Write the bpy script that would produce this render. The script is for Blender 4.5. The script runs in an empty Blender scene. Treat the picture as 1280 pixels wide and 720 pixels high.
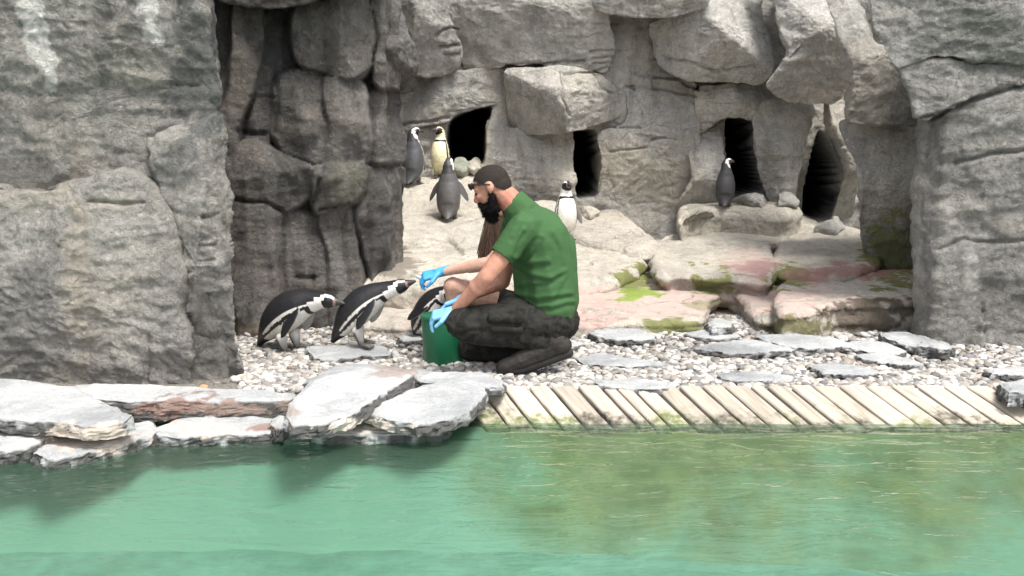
import bpy, bmesh, math, random
import numpy as np
from mathutils import Vector, Matrix, Euler

random.seed(7); RNG = np.random.default_rng(7)
scene = bpy.context.scene
C = scene.collection

# ------------------------------------------------------------------ camera
F = 1200.0                       # focal length in pixels of a 1280 px wide picture
PITCH = math.radians(9.1)
CAM = np.array([0.0, 0.0, 1.3])
cd = bpy.data.cameras.new('camera'); cam = bpy.data.objects.new('camera', cd); C.objects.link(cam)
cd.sensor_width = 36; cd.lens = 36 * F / 1280; cd.clip_start = 0.05; cd.clip_end = 500
cam.location = CAM; cam.rotation_euler = (math.pi / 2 - PITCH, 0, 0)
scene.camera = cam
scene.render.resolution_x = 1024; scene.render.resolution_y = 576

# ------------------------------------------------------------------ light (hazy bright day)
SUN_EL, SUN_AZ = math.radians(62), math.radians(146)      # azimuth clockwise from +Y
world = bpy.data.worlds.new('World'); scene.world = world; world.use_nodes = True
wn = world.node_tree; wn.nodes.clear()
sky = wn.nodes.new('ShaderNodeTexSky'); sky.sky_type = 'NISHITA'; sky.sun_disc = False
sky.sun_elevation = SUN_EL; sky.sun_rotation = SUN_AZ; sky.dust_density = 3.0
hs = wn.nodes.new('ShaderNodeHueSaturation'); hs.inputs['Saturation'].default_value = 0.28
bg = wn.nodes.new('ShaderNodeBackground'); bg.inputs['Strength'].default_value = 0.15
wo = wn.nodes.new('ShaderNodeOutputWorld')
wn.links.new(sky.outputs[0], hs.inputs['Color']); wn.links.new(hs.outputs[0], bg.inputs['Color'])
wn.links.new(bg.outputs[0], wo.inputs['Surface'])
sl = bpy.data.lights.new('sun', 'SUN'); sl.energy = 2.3; sl.angle = math.radians(16); sl.color = (1.0, 0.955, 0.88)
so = bpy.data.objects.new('sun', sl); C.objects.link(so)
sd = Vector((math.sin(SUN_AZ) * math.cos(SUN_EL), math.cos(SUN_AZ) * math.cos(SUN_EL), math.sin(SUN_EL)))
so.rotation_euler = sd.to_track_quat('Z', 'Y').to_euler(); so.location = (4, -2, 8)
scene.view_settings.view_transform = 'Standard'; scene.view_settings.look = 'None'
scene.view_settings.exposure = 0.98; scene.view_settings.gamma = 1.0

# ------------------------------------------------------------------ pixel helpers
FWD = np.array([0, math.cos(PITCH), -math.sin(PITCH)]); UP = np.array([0, math.sin(PITCH), math.cos(PITCH)])
XA = np.array([1.0, 0, 0])
def ray(px, py): return (px - 640) / F * XA + (360 - py) / F * UP + FWD
def atY(px, py, Y):
    d = ray(px, py); return CAM + d * (Y / d[1])
def atZ(px, py, z):
    d = ray(px, py); return CAM + d * ((z - CAM[2]) / d[2])
def project(P):
    r = P - CAM; dep = r @ FWD
    return 640 + F * r[:, 0] / dep, 360 - F * (r @ UP) / dep
def V(a): return Vector((float(a[0]), float(a[1]), float(a[2])))

# ------------------------------------------------------------------ numpy noise
_perm = RNG.permutation(512); _perm = np.concatenate([_perm, _perm, _perm])
_grad = RNG.normal(size=(512, 3)); _grad /= np.linalg.norm(_grad, axis=1)[:, None]
def perlin(P):
    P = np.asarray(P, dtype=np.float64); I = np.floor(P).astype(np.int64); f = P - I; I &= 511
    u = f * f * f * (f * (f * 6 - 15) + 10); r = 0
    for dx in (0, 1):
        wx = u[:, 0] if dx else 1 - u[:, 0]
        for dy in (0, 1):
            wy = u[:, 1] if dy else 1 - u[:, 1]
            for dz in (0, 1):
                wz = u[:, 2] if dz else 1 - u[:, 2]
                h = _perm[_perm[_perm[(I[:, 0] + dx) & 511] + ((I[:, 1] + dy) & 511)] + ((I[:, 2] + dz) & 511)] & 511
                g = _grad[h]
                r = r + wx * wy * wz * (g[:, 0] * (f[:, 0] - dx) + g[:, 1] * (f[:, 1] - dy) + g[:, 2] * (f[:, 2] - dz))
    return r
def fbm(P, oct=4, gain=.5):
    a, s, r = 1.0, 1.0, 0
    for o in range(oct): r = r + a * perlin(P * s + 17.3 * o); a *= gain; s *= 2.03
    return r
def ridged(P, oct=3, gain=.5):
    a, s, r = 1.0, 1.0, 0
    for o in range(oct): r = r + a * (1 - 2 * np.abs(perlin(P * s + 9.1 * o))); a *= gain; s *= 2.1
    return r - .8
def sstep(a, b, x):
    t = np.clip((x - a) / (b - a), 0, 1); return t * t * (3 - 2 * t)

# ------------------------------------------------------------------ mesh helpers
def mesh_np(name, verts, faces):
    me = bpy.data.meshes.new(name); verts = np.asarray(verts, np.float32); faces = np.asarray(faces, np.int32)
    n, k = faces.shape
    me.vertices.add(len(verts)); me.vertices.foreach_set('co', verts.ravel())
    me.loops.add(n * k); me.loops.foreach_set('vertex_index', faces.ravel())
    me.polygons.add(n); me.polygons.foreach_set('loop_start', np.arange(0, n * k, k, dtype=np.int32))
    me.polygons.foreach_set('loop_total', np.full(n, k, np.int32))
    me.polygons.foreach_set('use_smooth', np.ones(n, bool)); me.update(calc_edges=True)
    return me
def get_co(me):
    a = np.empty(len(me.vertices) * 3, np.float32); me.vertices.foreach_get('co', a); return a.reshape(-1, 3).astype(np.float64)
def set_co(me, a):
    me.vertices.foreach_set('co', np.asarray(a, np.float32).ravel()); me.update()
def normals(me):
    a = np.empty(len(me.vertices) * 3, np.float32); me.vertex_normals.foreach_get('vector', a); return a.reshape(-1, 3).astype(np.float64)
def set_col(me, col):
    ca = me.color_attributes.get('Col') or me.color_attributes.new('Col', 'FLOAT_COLOR', 'POINT')
    ca.data.foreach_set('color', np.asarray(col, np.float32).ravel())
def link(name, me, mat=None, parent=None):
    o = bpy.data.objects.new(name, me); C.objects.link(o)
    if mat is not None and me is not None and len(me.materials) == 0: me.materials.append(mat)
    if parent is not None: o.parent = parent
    return o
def tag(o, label, cat, group=None):
    o['label'] = label; o['category'] = cat
    if group: o['group'] = group
    return o
def structure(o, label=None):
    o['kind'] = 'structure'
    if label: o['label'] = label
    return o
def empty(name, loc=(0, 0, 0)):
    o = bpy.data.objects.new(name, None); o.location = loc; C.objects.link(o); o.empty_display_size = .1; return o
def keep(o, parent):            # parent a world-space mesh to an empty that only has a location
    o.parent = parent; o.matrix_parent_inverse = Matrix.Translation(parent.location).inverted(); return o
def from_bm(name, bm, mat, parent=None, smooth=True):
    me = bpy.data.meshes.new(name); bm.normal_update(); bm.to_mesh(me); bm.free()
    if smooth: me.polygons.foreach_set('use_smooth', [True] * len(me.polygons))
    return link(name, me, mat, parent)

# ------------------------------------------------------------------ materials
class NT:
    def __init__(s, name):
        s.m = bpy.data.materials.new(name); s.m.use_nodes = True; s.t = s.m.node_tree
        s.b = s.t.nodes['Principled BSDF']; s.pos = None
    def n(s, typ, **kw):
        x = s.t.nodes.new(typ)
        for k, v in kw.items(): setattr(x, k, v)
        return x
    def l(s, a, b): s.t.links.new(a, b)
    def P(s):
        if s.pos is None: s.pos = s.n('ShaderNodeNewGeometry').outputs['Position']
        return s.pos
    def vec(s, scale=(1, 1, 1), src=None):
        mp = s.n('ShaderNodeMapping'); mp.inputs['Scale'].default_value = scale; s.l(src or s.P(), mp.inputs['Vector']); return mp.outputs[0]
    def noise(s, scale, detail=4, rough=.55, vec=None, dist=0):
        x = s.n('ShaderNodeTexNoise'); x.inputs['Scale'].default_value = scale; x.inputs['Detail'].default_value = detail
        x.inputs['Roughness'].default_value = rough; x.inputs['Distortion'].default_value = dist; s.l(vec or s.P(), x.inputs['Vector']); return x.outputs['Fac']
    def ramp(s, fac, stops):
        r = s.n('ShaderNodeValToRGB'); e = r.color_ramp.elements
        while len(e) < len(stops): e.new(.5)
        for i, (p, c) in enumerate(stops):
            e[i].position = p; e[i].color = (c, c, c, 1) if isinstance(c, (int, float)) else (*c, 1)
        s.l(fac, r.inputs[0]); return r.outputs[0]
    def mix(s, a, b, fac, mode='MIX'):
        m = s.n('ShaderNodeMix', data_type='RGBA', blend_type=mode)
        for sock, v in ((m.inputs[0], fac), (m.inputs[6], a), (m.inputs[7], b)):
            if isinstance(v, (int, float)): sock.default_value = v
            elif isinstance(v, tuple): sock.default_value = (*v, 1)
            else: s.l(v, sock)
        return m.outputs[2]
    def bump(s, h, strength=.5, dist=.01, nrm=None):
        b = s.n('ShaderNodeBump'); b.inputs['Strength'].default_value = strength; b.inputs['Distance'].default_value = dist
        s.l(h, b.inputs['Height'])
        if nrm is not None: s.l(nrm, b.inputs['Normal'])
        return b.outputs[0]
    def done(s, col=None, rough=.8, nrm=None, spec=.3):
        if col is not None:
            if isinstance(col, tuple): s.b.inputs['Base Color'].default_value = (*col, 1)
            else: s.l(col, s.b.inputs['Base Color'])
        if isinstance(rough, (int, float)): s.b.inputs['Roughness'].default_value = rough
        else: s.l(rough, s.b.inputs['Roughness'])
        s.b.inputs['Specular IOR Level'].default_value = spec
        if nrm is not None: s.l(nrm, s.b.inputs['Normal'])
        return s.m

def rock_mat(name, lo, hi, warm, streak=.55, bump=.7, vary=.12, gain=1.2):
    t = NT(name); lo, hi, warm = [tuple(min(.72, k * gain) for k in q) for q in (lo, hi, warm)]
    big = t.ramp(t.noise(1.6, 6, .6, dist=.4), [(.30, lo), (.52, tuple((a + b) / 2 for a, b in zip(lo, hi))), (.72, hi)])
    w = t.ramp(t.noise(.9, 4, .6, vec=t.vec((1, 1, 1.7))), [(.48, 0.0), (.68, 1.0)])
    c = t.mix(big, warm, w); 
    mot = t.ramp(t.noise(13, 7, .72), [(.28, .74), (.5, .97), (.75, 1.16)])
    c = t.mix(c, mot, .85, 'MULTIPLY')
    st = t.ramp(t.noise(3.2, 5, .6, vec=t.vec((2.2, 2.2, .22)), dist=.6), [(.36, streak), (.56, 1.0)])
    c = t.mix(c, st, .9, 'MULTIPLY')
    sp = t.ramp(t.noise(95, 3, .65), [(.28, .5), (.44, 1.0)])
    c = t.mix(c, sp, .8, 'MULTIPLY')
    c = t.mix(c, t.ramp(t.noise(42, 5, .7, dist=.8), [(.34, .70), (.5, 1.0), (.7, 1.16)]), .8, 'MULTIPLY')
    at = t.n('ShaderNodeAttribute', attribute_name='Col')
    pc = t.mix(at.outputs['Color'], mot, .75, 'MULTIPLY')
    c = t.mix(c, pc, at.outputs['Alpha'])
    oi = t.n('ShaderNodeObjectInfo'); hv = t.n('ShaderNodeHueSaturation')
    mr = t.n('ShaderNodeMapRange'); mr.inputs[3].default_value = 1 - vary; mr.inputs[4].default_value = 1 + vary
    t.l(oi.outputs['Random'], mr.inputs[0]); t.l(mr.outputs[0], hv.inputs['Value']); t.l(c, hv.inputs['Color'])
    nv = t.n('ShaderNodeTexNoise'); nv.inputs['Scale'].default_value = 5; nv.inputs['Detail'].default_value = 2; t.l(t.P(), nv.inputs['Vector'])
    wv = t.n('ShaderNodeVectorMath', operation='MULTIPLY_ADD'); t.l(nv.outputs['Color'], wv.inputs[0]); wv.inputs[1].default_value = (.22, .22, .22); t.l(t.P(), wv.inputs[2])
    def chips(sc):
        vo = t.n('ShaderNodeTexVoronoi'); vo.inputs['Scale'].default_value = 1; mp = t.vec((sc, sc, sc * 1.5), wv.outputs[0]); t.l(mp, vo.inputs['Vector'])
        sb = t.n('ShaderNodeVectorMath', operation='SUBTRACT'); t.l(mp, sb.inputs[0]); t.l(vo.outputs['Position'], sb.inputs[1])
        cc = t.n('ShaderNodeVectorMath', operation='SUBTRACT'); t.l(vo.outputs['Color'], cc.inputs[0]); cc.inputs[1].default_value = (.5, .5, .5)
        dt = t.n('ShaderNodeVectorMath', operation='DOT_PRODUCT'); t.l(sb.outputs[0], dt.inputs[0]); t.l(cc.outputs[0], dt.inputs[1]); return dt.outputs['Value']
    ck = t.n('ShaderNodeTexVoronoi', feature='DISTANCE_TO_EDGE'); ck.inputs['Scale'].default_value = 1; t.l(t.vec((1.5, 1.5, 2.6), wv.outputs[0]), ck.inputs['Vector'])
    ch = t.ramp(ck.outputs['Distance'], [(0.0, 0.0), (.028, 1.0)]); ch = t.mix(ch, (1., 1., 1.), t.ramp(t.noise(1.9, 2), [(.42, 0.0), (.52, 1.0)]))
    n0 = t.bump(chips(9), bump, .045, t.bump(ch, .8, .016))
    n2 = t.bump(t.noise(34, 6, .78, dist=.6), 1.6 * bump, .042, n0)
    return t.done(hv.outputs[0], .88, n2, .25)
M = {}
M['rock'] = rock_mat('grey_shotcrete_rock', (.27, .258, .24), (.44, .42, .385), (.49, .45, .38), streak=.70)
M['rock_back'] = rock_mat('pale_shotcrete_rock', (.34, .33, .308), (.52, .503, .467), (.57, .532, .465), streak=.70, bump=.6)
M['rock_right'] = rock_mat('light_grey_shotcrete_rock', (.27, .262, .248), (.44, .425, .40), (.46, .43, .385), streak=.72)
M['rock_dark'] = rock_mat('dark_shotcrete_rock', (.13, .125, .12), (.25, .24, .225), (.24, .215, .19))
M['terrace'] = rock_mat('cream_terrace_rock', (.42, .385, .33), (.57, .53, .465), (.59, .535, .455), streak=.85, bump=.45, vary=.05, gain=1.06)
def slate_mat():
    t = NT('grey_slate')
    v = t.vec((3, 3, 14))
    c = t.ramp(t.noise(1.4, 7, .65, dist=.8), [(.3, (.22, .23, .237)), (.5, (.38, .39, .395)), (.7, (.56, .56, .55))])
    mot = t.ramp(t.noise(26, 6, .7, vec=v, dist=1), [(.3, .55), (.55, 1.05)])
    c = t.mix(c, mot, .7, 'MULTIPLY')
    at = t.n('ShaderNodeAttribute', attribute_name='Col')
    c = t.mix(c, t.mix(at.outputs['Color'], mot, .7, 'MULTIPLY'), at.outputs['Alpha'])
    n = t.bump(t.noise(10, 8, .65, vec=v, dist=.6), .6, .03)
    return t.done(c, t.ramp(t.noise(6, 3), [(.3, .42), (.7, .75)]), n, .4)
M['slate'] = slate_mat()
def pebble_mat():
    t = NT('pale_river_pebble')
    at = t.n('ShaderNodeAttribute', attribute_name='Col')
    oi = t.n('ShaderNodeObjectInfo')
    r = t.ramp(oi.outputs['Random'], [(0, (.28, .26, .24)), (.3, (.46, .44, .41)), (.6, (.55, .50, .44)), (.85, (.62, .60, .57)), (1, (.40, .30, .23))])
    c = t.mix(r, at.outputs['Color'], at.outputs['Alpha'])
    c = t.mix(c, t.ramp(t.noise(60, 5, .6), [(.3, .7), (.6, 1.05)]), .6, 'MULTIPLY')
    return t.done(c, .7, t.bump(t.noise(70, 4), .25, .006), .3)
M['pebble'] = pebble_mat()
def soil_mat():
    t = NT('gravel_grit')
    c = t.ramp(t.noise(55, 6, .7), [(.3, (.09, .08, .07)), (.55, (.25, .23, .20)), (.75, (.42, .39, .35))])
    return t.done(c, .9, t.bump(t.noise(60, 6, .7), .9, .02), .2)
M['soil'] = soil_mat()
def plank_mat():
    t = NT('weathered_pale_plank'); oi = t.n('ShaderNodeObjectInfo')
    tc = t.n('ShaderNodeTexCoord').outputs['UV']
    grain = t.noise(3.0, 6, .6, vec=t.vec((14, 1.2, 1), tc), dist=.5)
    c = t.ramp(grain, [(.3, (.33, .285, .23)), (.5, (.47, .415, .345)), (.72, (.57, .515, .44))])
    mr = t.ramp(oi.outputs['Random'], [(0, .74), (1, 1.06)]); c = t.mix(c, mr, 1.0, 'MULTIPLY')
    # black mould and algae, worst at the wet end
    sep = t.n('ShaderNodeSeparateXYZ'); t.l(t.P(), sep.inputs[0])
    wet = t.n('ShaderNodeMapRange'); wet.inputs[1].default_value = -.115; wet.inputs[2].default_value = -.03
    wet.inputs[3].default_value = .22; wet.inputs[4].default_value = -.07; t.l(sep.outputs[2], wet.inputs[0])
    ad = t.n('ShaderNodeMath', operation='ADD'); t.l(wet.outputs[0], ad.inputs[0]); t.l(t.noise(4.5, 6, .7, vec=t.vec((1, 1, 1))), ad.inputs[1])
    st = t.ramp(ad.outputs[0], [(.55, 0.0), (.68, 1.0)])
    c = t.mix(c, t.mix((.07, .065, .05), (.13, .16, .05), t.ramp(t.noise(3, 3), [(.45, 0.), (.55, 1.)])), t.mix((0., 0., 0.), st, t.ramp(t.noise(30, 4), [(.35, .25), (.6, .95)])))
    return t.done(c, .75, t.bump(grain, .35, .006), .25)
M['plank'] = plank_mat()
def flat(name, col, rough=.6, spec=.4, bs=None, bstr=.3, bd=.004, var=.15, sc=20):
    t = NT(name); k = t.ramp(t.noise(sc, 5, .6), [(.3, 1 - var), (.7, 1 + var)])
    c = t.mix(col, k, 1.0, 'MULTIPLY')
    return t.done(c, rough, t.bump(t.noise(bs, 4), bstr, bd) if bs else None, spec)
def attr_mat(name, rough=.55, spec=.35, bs=90, bstr=.2, bd=.003, sss=0):
    t = NT(name); at = t.n('ShaderNodeAttribute', attribute_name='Col')
    c = t.mix(at.outputs['Color'], t.ramp(t.noise(45, 4), [(.3, .85), (.7, 1.12)]), 1.0, 'MULTIPLY')
    if sss: t.b.inputs['Subsurface Weight'].default_value = sss; t.b.inputs['Subsurface Radius'].default_value = (.012, .004, .002)
    return t.done(c, rough, t.bump(t.noise(bs, 4), bstr, bd), spec)
M['plumage'] = attr_mat('penguin_plumage', .42, .4, 110, .6, .006)
M['skin'] = attr_mat('skin', .5, .35, 160, .1, .001, .12)

# ------------------------------------------------------------------ outline helper
def crom(pts, n, a=.38):
    pts = np.asarray(pts, float); m = len(pts); out = []
    for i in range(m):
        p0, p1, p2, p3 = pts[i - 1], pts[i], pts[(i + 1) % m], pts[(i + 2) % m]
        for t in np.linspace(0, 1, 14, endpoint=False):
            m1 = a * (p2 - p0); m2 = a * (p3 - p1)
            out.append((2*t**3-3*t**2+1)*p1 + (t**3-2*t**2+t)*m1 + (-2*t**3+3*t**2)*p2 + (t**3-t**2)*m2)
    out = np.array(out); seg = np.linalg.norm(np.roll(out, -1, 0) - out, axis=1); L = np.concatenate([[0], np.cumsum(seg)])
    s = np.linspace(0, L[-1], n, endpoint=False); cl = np.vstack([out, out[:1]])
    return np.stack([np.interp(s, L, cl[:, 0]), np.interp(s, L, cl[:, 1])], 1), L[-1]
def centroid(p):
    x, y = p[:, 0], p[:, 1]; x1, y1 = np.roll(x, -1), np.roll(y, -1); cr = x * y1 - x1 * y; A = cr.sum() / 2
    return np.array([((x + x1) * cr).sum(), ((y + y1) * cr).sum()]) / (6 * A)
def dist_poly(P, O):
    d = np.full(len(P), 9e9)
    A, B = O, np.roll(O, -1, 0)
    for i in range(0, len(P), 20000):
        q = P[i:i+20000][:, None]; ab = (B - A)[None]; t = np.clip(((q - A[None]) * ab).sum(2) / ((ab ** 2).sum(2) + 1e-12), 0, 1)
        d[i:i+20000] = np.sqrt((((A[None] + t[..., None] * ab) - q) ** 2).sum(2)).min(1)
    return d
def dist_line(P, L):
    L = np.asarray(L, float); A, B = L[:-1], L[1:]; d = np.full(len(P), 9e9)
    for a, b in zip(A, B):
        ab = b - a; t = np.clip(((P - a) @ ab) / (ab @ ab), 0, 1); d = np.minimum(d, np.linalg.norm(P - (a + t[:, None] * ab), axis=1))
    return d
def rock_disp(P, seed, amp=1.0, col=0.):
    o = np.array([seed * 3.7, seed * 1.9, seed * 5.3])
    d = .030 * fbm(P * 2.1 + o, 3) + .022 * ridged(P * np.array([2.6, 2.6, 5.5]) + o, 3)
    d += .011 * np.abs(fbm(P * 5.5 + o, 3, .6)) * 2 - .008 + .006 * fbm(P * 19 + o, 2, .7) + .012 * fbm(P * np.array([7, 7, 26.]) + o, 2) * sstep(.05, .4, perlin(P * 1.3 + o))
    if col: d = d * .8 + col * (.05 * ridged(P * np.array([3.6, 3.6, .75]) + o, 2) + .03 * fbm(P * np.array([5.5, 5.5, 1.6]) + o, 3))
    return d * amp
def carve(P, Q, cracks):
    """cracks: list of (polyline px, width px, depth m)."""
    d = np.zeros(len(P))
    for ln, w, dep in cracks:
        wob = np.stack([perlin(P * 9 + 3), perlin(P * 9 + 8)], 1) * 3.0
        x = dist_line(Q + wob, ln); d -= dep * np.exp(-(x / w) ** 2)
    return d
def paint(P, blobs, base=None):
    px, py = project(P); col = np.zeros((len(P), 4)); col[:, :3] = .5
    nz = fbm(P * 6, 5, .62) * 1.1
    for (x, y, rx, ry, c, s) in blobs:
        k = s * sstep(1.05, .72, np.hypot((px - x) / rx, (py - y) / ry) + nz)
        a = col[:, 3]; na = a + k * (1 - a); w = np.where(na > 1e-6, k / np.maximum(na, 1e-6), 0)[:, None]
        col[:, :3] = col[:, :3] * (1 - w) + np.array(c) * w; col[:, 3] = na
    return col
MOSS, BRIGHTMOSS, DARKBROWN = (.19, .205, .065), (.26, .35, .07), (.12, .10, .075)  # the dark brown goes on the right step's front face
PINK, LIME, BROWN = (.60, .46, .41), (.80, .79, .74), (.24, .15, .11)
BLOBS = []          # filled below; picture positions of stains and painted-in shade on the rock itself

def boulder(poly, Y, mat, parent, bulge=.22, R=.16, tx=0., tz=0., back=.45, amp=1.0, res=.013, seed=1, facet=.5, cracks=(), blobs=(), name='boulder', dome=.25, expand=1.0, column=0.):
    W = np.array([atY(px, py, Y + .7 * bulge) for px, py in poly]); pts = W[:, [0, 2]]
    O, L = crom(pts, 300); N = int(np.clip(L / res, 90, 460)); O, L = crom(pts, N); c = centroid(O); O = c + (O - c) * expand
    wob = np.stack([fbm(np.c_[O * 5, np.full(N, seed * 2.3)], 3), fbm(np.c_[O * 5 + 40, np.full(N, seed * 2.3)], 3)], 1); O = O + wob * .022 * min(1, amp)
    K = int(np.clip(np.linalg.norm(O - c, axis=1).mean() / res, 14, 110))
    s = 1 - (1 - np.linspace(0, 1, K + 1)[1:]) ** 1.25
    G = (c + (O - c)[None] * s[:, None, None]).reshape(-1, 2)
    R = R * .72; d = dist_poly(G, O[::2]); q = np.clip(d / R, 0, 1); h = bulge * np.sqrt(1 - (1 - q) ** 2.2)
    S = np.repeat(s, N); h += bulge * dome * (1 - S ** 2)
    rg = np.random.default_rng(seed); ext = np.abs(O - c).mean()
    for k in range(10):
        a = rg.uniform(0, 2 * math.pi); sl_ = rg.uniform(.2, 1.0) * facet * bulge / ext * 1.5
        pl = bulge * rg.uniform(.78, 1.2) - ((G - c) @ np.array([math.cos(a), math.sin(a)])) * sl_
        e = .02; h = np.minimum(h, pl) - e * np.maximum(0, 1 - np.abs(h - pl) / (4 * e)) ** 2 * .5
    y = Y + bulge - h + tx * (G[:, 0] - c[0]) + tz * (G[:, 1] - c[1])
    top = np.c_[G[:, 0], y, G[:, 1]]
    rims = []
    for j, k in enumerate((.05, .14, .3, .6, 1.0)):
        o2 = c + (O - c) * (1 - .34 * k); ax = np.array([c[0], c[1] - 1.3]) / Y * back * k * 1.1; rims.append(np.c_[o2[:, 0] + ax[0], y[-N:] + back * k, o2[:, 1] + ax[1]])   # the buried root runs back into the wall
    ctr = np.array([[c[0], Y + bulge - bulge * (1 + dome) * .95, c[1]]])
    # centre height from the innermost ring so no spike appears
    ctr[0, 1] = y[:N].mean()
    Vt = np.vstack([top] + rims + [ctr]); nr = K + 5
    i = np.arange(N); j = (i + 1) % N; q4 = []
    for r in range(nr - 1): q4.append(np.stack([r * N + i, r * N + j, (r + 1) * N + j, (r + 1) * N + i], 1))
    q4 = np.vstack(q4); fan = np.stack([i, np.full(N, len(Vt) - 1), j, j], 1)
    tri = np.vstack([q4[:, [0, 1, 2]], q4[:, [0, 2, 3]], fan[:, [1, 2, 0]]])
    me = mesh_np(name, Vt, tri)
    nn = normals(me)
    if nn[:K * N, 1].mean() > 0:
        me.flip_normals(); nn = -nn
    P = get_co(me); dd = rock_disp(P, seed, amp, column)
    px, py = project(P)
    if cracks: dd = dd + carve(P, np.stack([px, py], 1), cracks)
    P = P + nn * dd[:, None]; set_co(me, P); set_col(me, paint(P, blobs))
    o = link(name, me, mat)
    if parent is not None: keep(o, parent)
    return o

def path_wall(name, path, z0, z1, mat, res=.012, seed=1, amp=1.0, relief=.08, holes=(), cracks=(), blobs=(), lean=0., folds=(), column=0.):
    path = np.asarray(path, float)
    # rounded path
    fine = []
    for a, b in zip(path[:-1], path[1:]): fine.append(a + (b - a) * np.linspace(0, 1, 120, endpoint=False)[:, None])
    fine = np.vstack(fine + [path[-1:]])
    for _ in range(14): fine[1:-1] = .25 * fine[:-2] + .5 * fine[1:-1] + .25 * fine[2:]
    seg = np.linalg.norm(np.diff(fine, axis=0), axis=1); L = np.concatenate([[0], np.cumsum(seg)])
    nu = int(L[-1] / res) + 1; nv = int((z1 - z0) / res) + 1
    s = np.linspace(0, L[-1], nu); X = np.interp(s, L, fine[:, 0]); Yp = np.interp(s, L, fine[:, 1])
    tx, ty = np.gradient(X, s), np.gradient(Yp, s); nrm = np.stack([ty, -tx], 1); nrm /= np.linalg.norm(nrm, axis=1)[:, None]
    z = np.linspace(z0, z1, nv)
    P = np.zeros((nu, nv, 3)); P[..., 0] = X[:, None]; P[..., 1] = Yp[:, None]; P[..., 2] = z[None]
    N3 = np.zeros_like(P); N3[..., 0] = nrm[:, None, 0]; N3[..., 1] = nrm[:, None, 1]
    P = P.reshape(-1, 3); N3 = N3.reshape(-1, 3)
    o = np.array([seed * 7.1, seed * 2.2, seed])
    dd = relief * (ridged(P * np.array([1.1, 1.1, .8]) + o, 3) + .5 * fbm(P * 1.7 + o, 3)) + rock_disp(P, seed, amp, column) - lean * (P[:, 2] - z0)
    px, py = project(P); Q = np.stack([px, py], 1)
    up_ = np.zeros(len(P))
    for poly, bl_, R_ in folds:            # ribs and knobs of the same cast surface
        O, _ = crom(np.array(poly, float), 160); m0, m1 = O.min(0) - 4, O.max(0) + 4
        idx = np.where((Q[:, 0] > m0[0]) & (Q[:, 0] < m1[0]) & (Q[:, 1] > m0[1]) & (Q[:, 1] < m1[1]))[0]
        if not len(idx): continue
        q = Q[idx] + np.stack([perlin(P[idx] * 4 + 2), perlin(P[idx] * 4 + 6)], 1) * 9; d = dist_poly(q, O); x, y = q[:, 0], q[:, 1]; ins = np.zeros(len(q), bool)
        for a, b in zip(O, np.roll(O, -1, 0)):
            cnd = (a[1] > y) != (b[1] > y); ins ^= cnd & (x < (b[0] - a[0]) * (y - a[1]) / (b[1] - a[1] + 1e-12) + a[0])
        u = np.clip(np.where(ins, d, 0) / R_, 0, 1); c0 = O.mean(0); e = (q - c0) / ((m1 - m0) / 2); pr = np.sqrt(1 - (1 - u) ** 2.2); rg = np.random.default_rng(int(abs(poly[0][0]) + abs(poly[2][1])))
        for k in range(7):
            an = rg.uniform(0, 2 * math.pi); pr = np.minimum(pr, rg.uniform(.85, 1.05) - rg.uniform(.1, .42) * (e @ np.array([math.cos(an), math.sin(an)])))
        up_[idx] = np.maximum(up_[idx], bl_ * np.where(ins, np.maximum(pr, 0), 0))
    if cracks: dd += carve(P, Q, cracks)
    P = P + N3 * dd[:, None]
    if len(folds): P = P - (P - CAM) / np.linalg.norm(P - CAM, axis=1)[:, None] * up_[:, None]
    col = paint(P, blobs)
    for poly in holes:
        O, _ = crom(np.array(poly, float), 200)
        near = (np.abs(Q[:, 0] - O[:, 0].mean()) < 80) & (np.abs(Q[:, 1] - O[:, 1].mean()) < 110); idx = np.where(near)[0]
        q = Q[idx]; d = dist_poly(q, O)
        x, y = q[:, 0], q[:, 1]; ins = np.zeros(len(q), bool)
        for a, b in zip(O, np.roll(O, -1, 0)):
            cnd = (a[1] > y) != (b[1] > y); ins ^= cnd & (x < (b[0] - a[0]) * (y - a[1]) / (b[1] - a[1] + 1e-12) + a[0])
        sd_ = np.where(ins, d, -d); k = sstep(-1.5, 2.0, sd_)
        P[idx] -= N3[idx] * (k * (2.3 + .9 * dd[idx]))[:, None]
        k = sstep(-2.2, -.2, sd_); col[idx, :3] = col[idx, :3] * (1 - k[:, None]) + np.array([.003, .003, .0035]) * k[:, None]; col[idx, 3] = np.maximum(col[idx, 3], k)  # hole interiors painted near-black, deep shade put into the colour
    I = np.arange(nu * nv).reshape(nu, nv)
    q4 = np.stack([I[:-1, :-1].ravel(), I[1:, :-1].ravel(), I[1:, 1:].ravel(), I[:-1, 1:].ravel()], 1)
    me = mesh_np(name, P, q4); set_col(me, col)
    return link(name, me, mat)

# ================================================================== SETTING
me = mesh_np('ground', [(-120, -120, -1.25), (120, -120, -1.25), (120, 120, -1.25), (-120, 120, -1.25)], [(0, 1, 2, 3)])
structure(link('ground', me, flat('trodden_earth', (.16, .14, .11), .95, .2, 8, .5, .02)))

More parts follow.
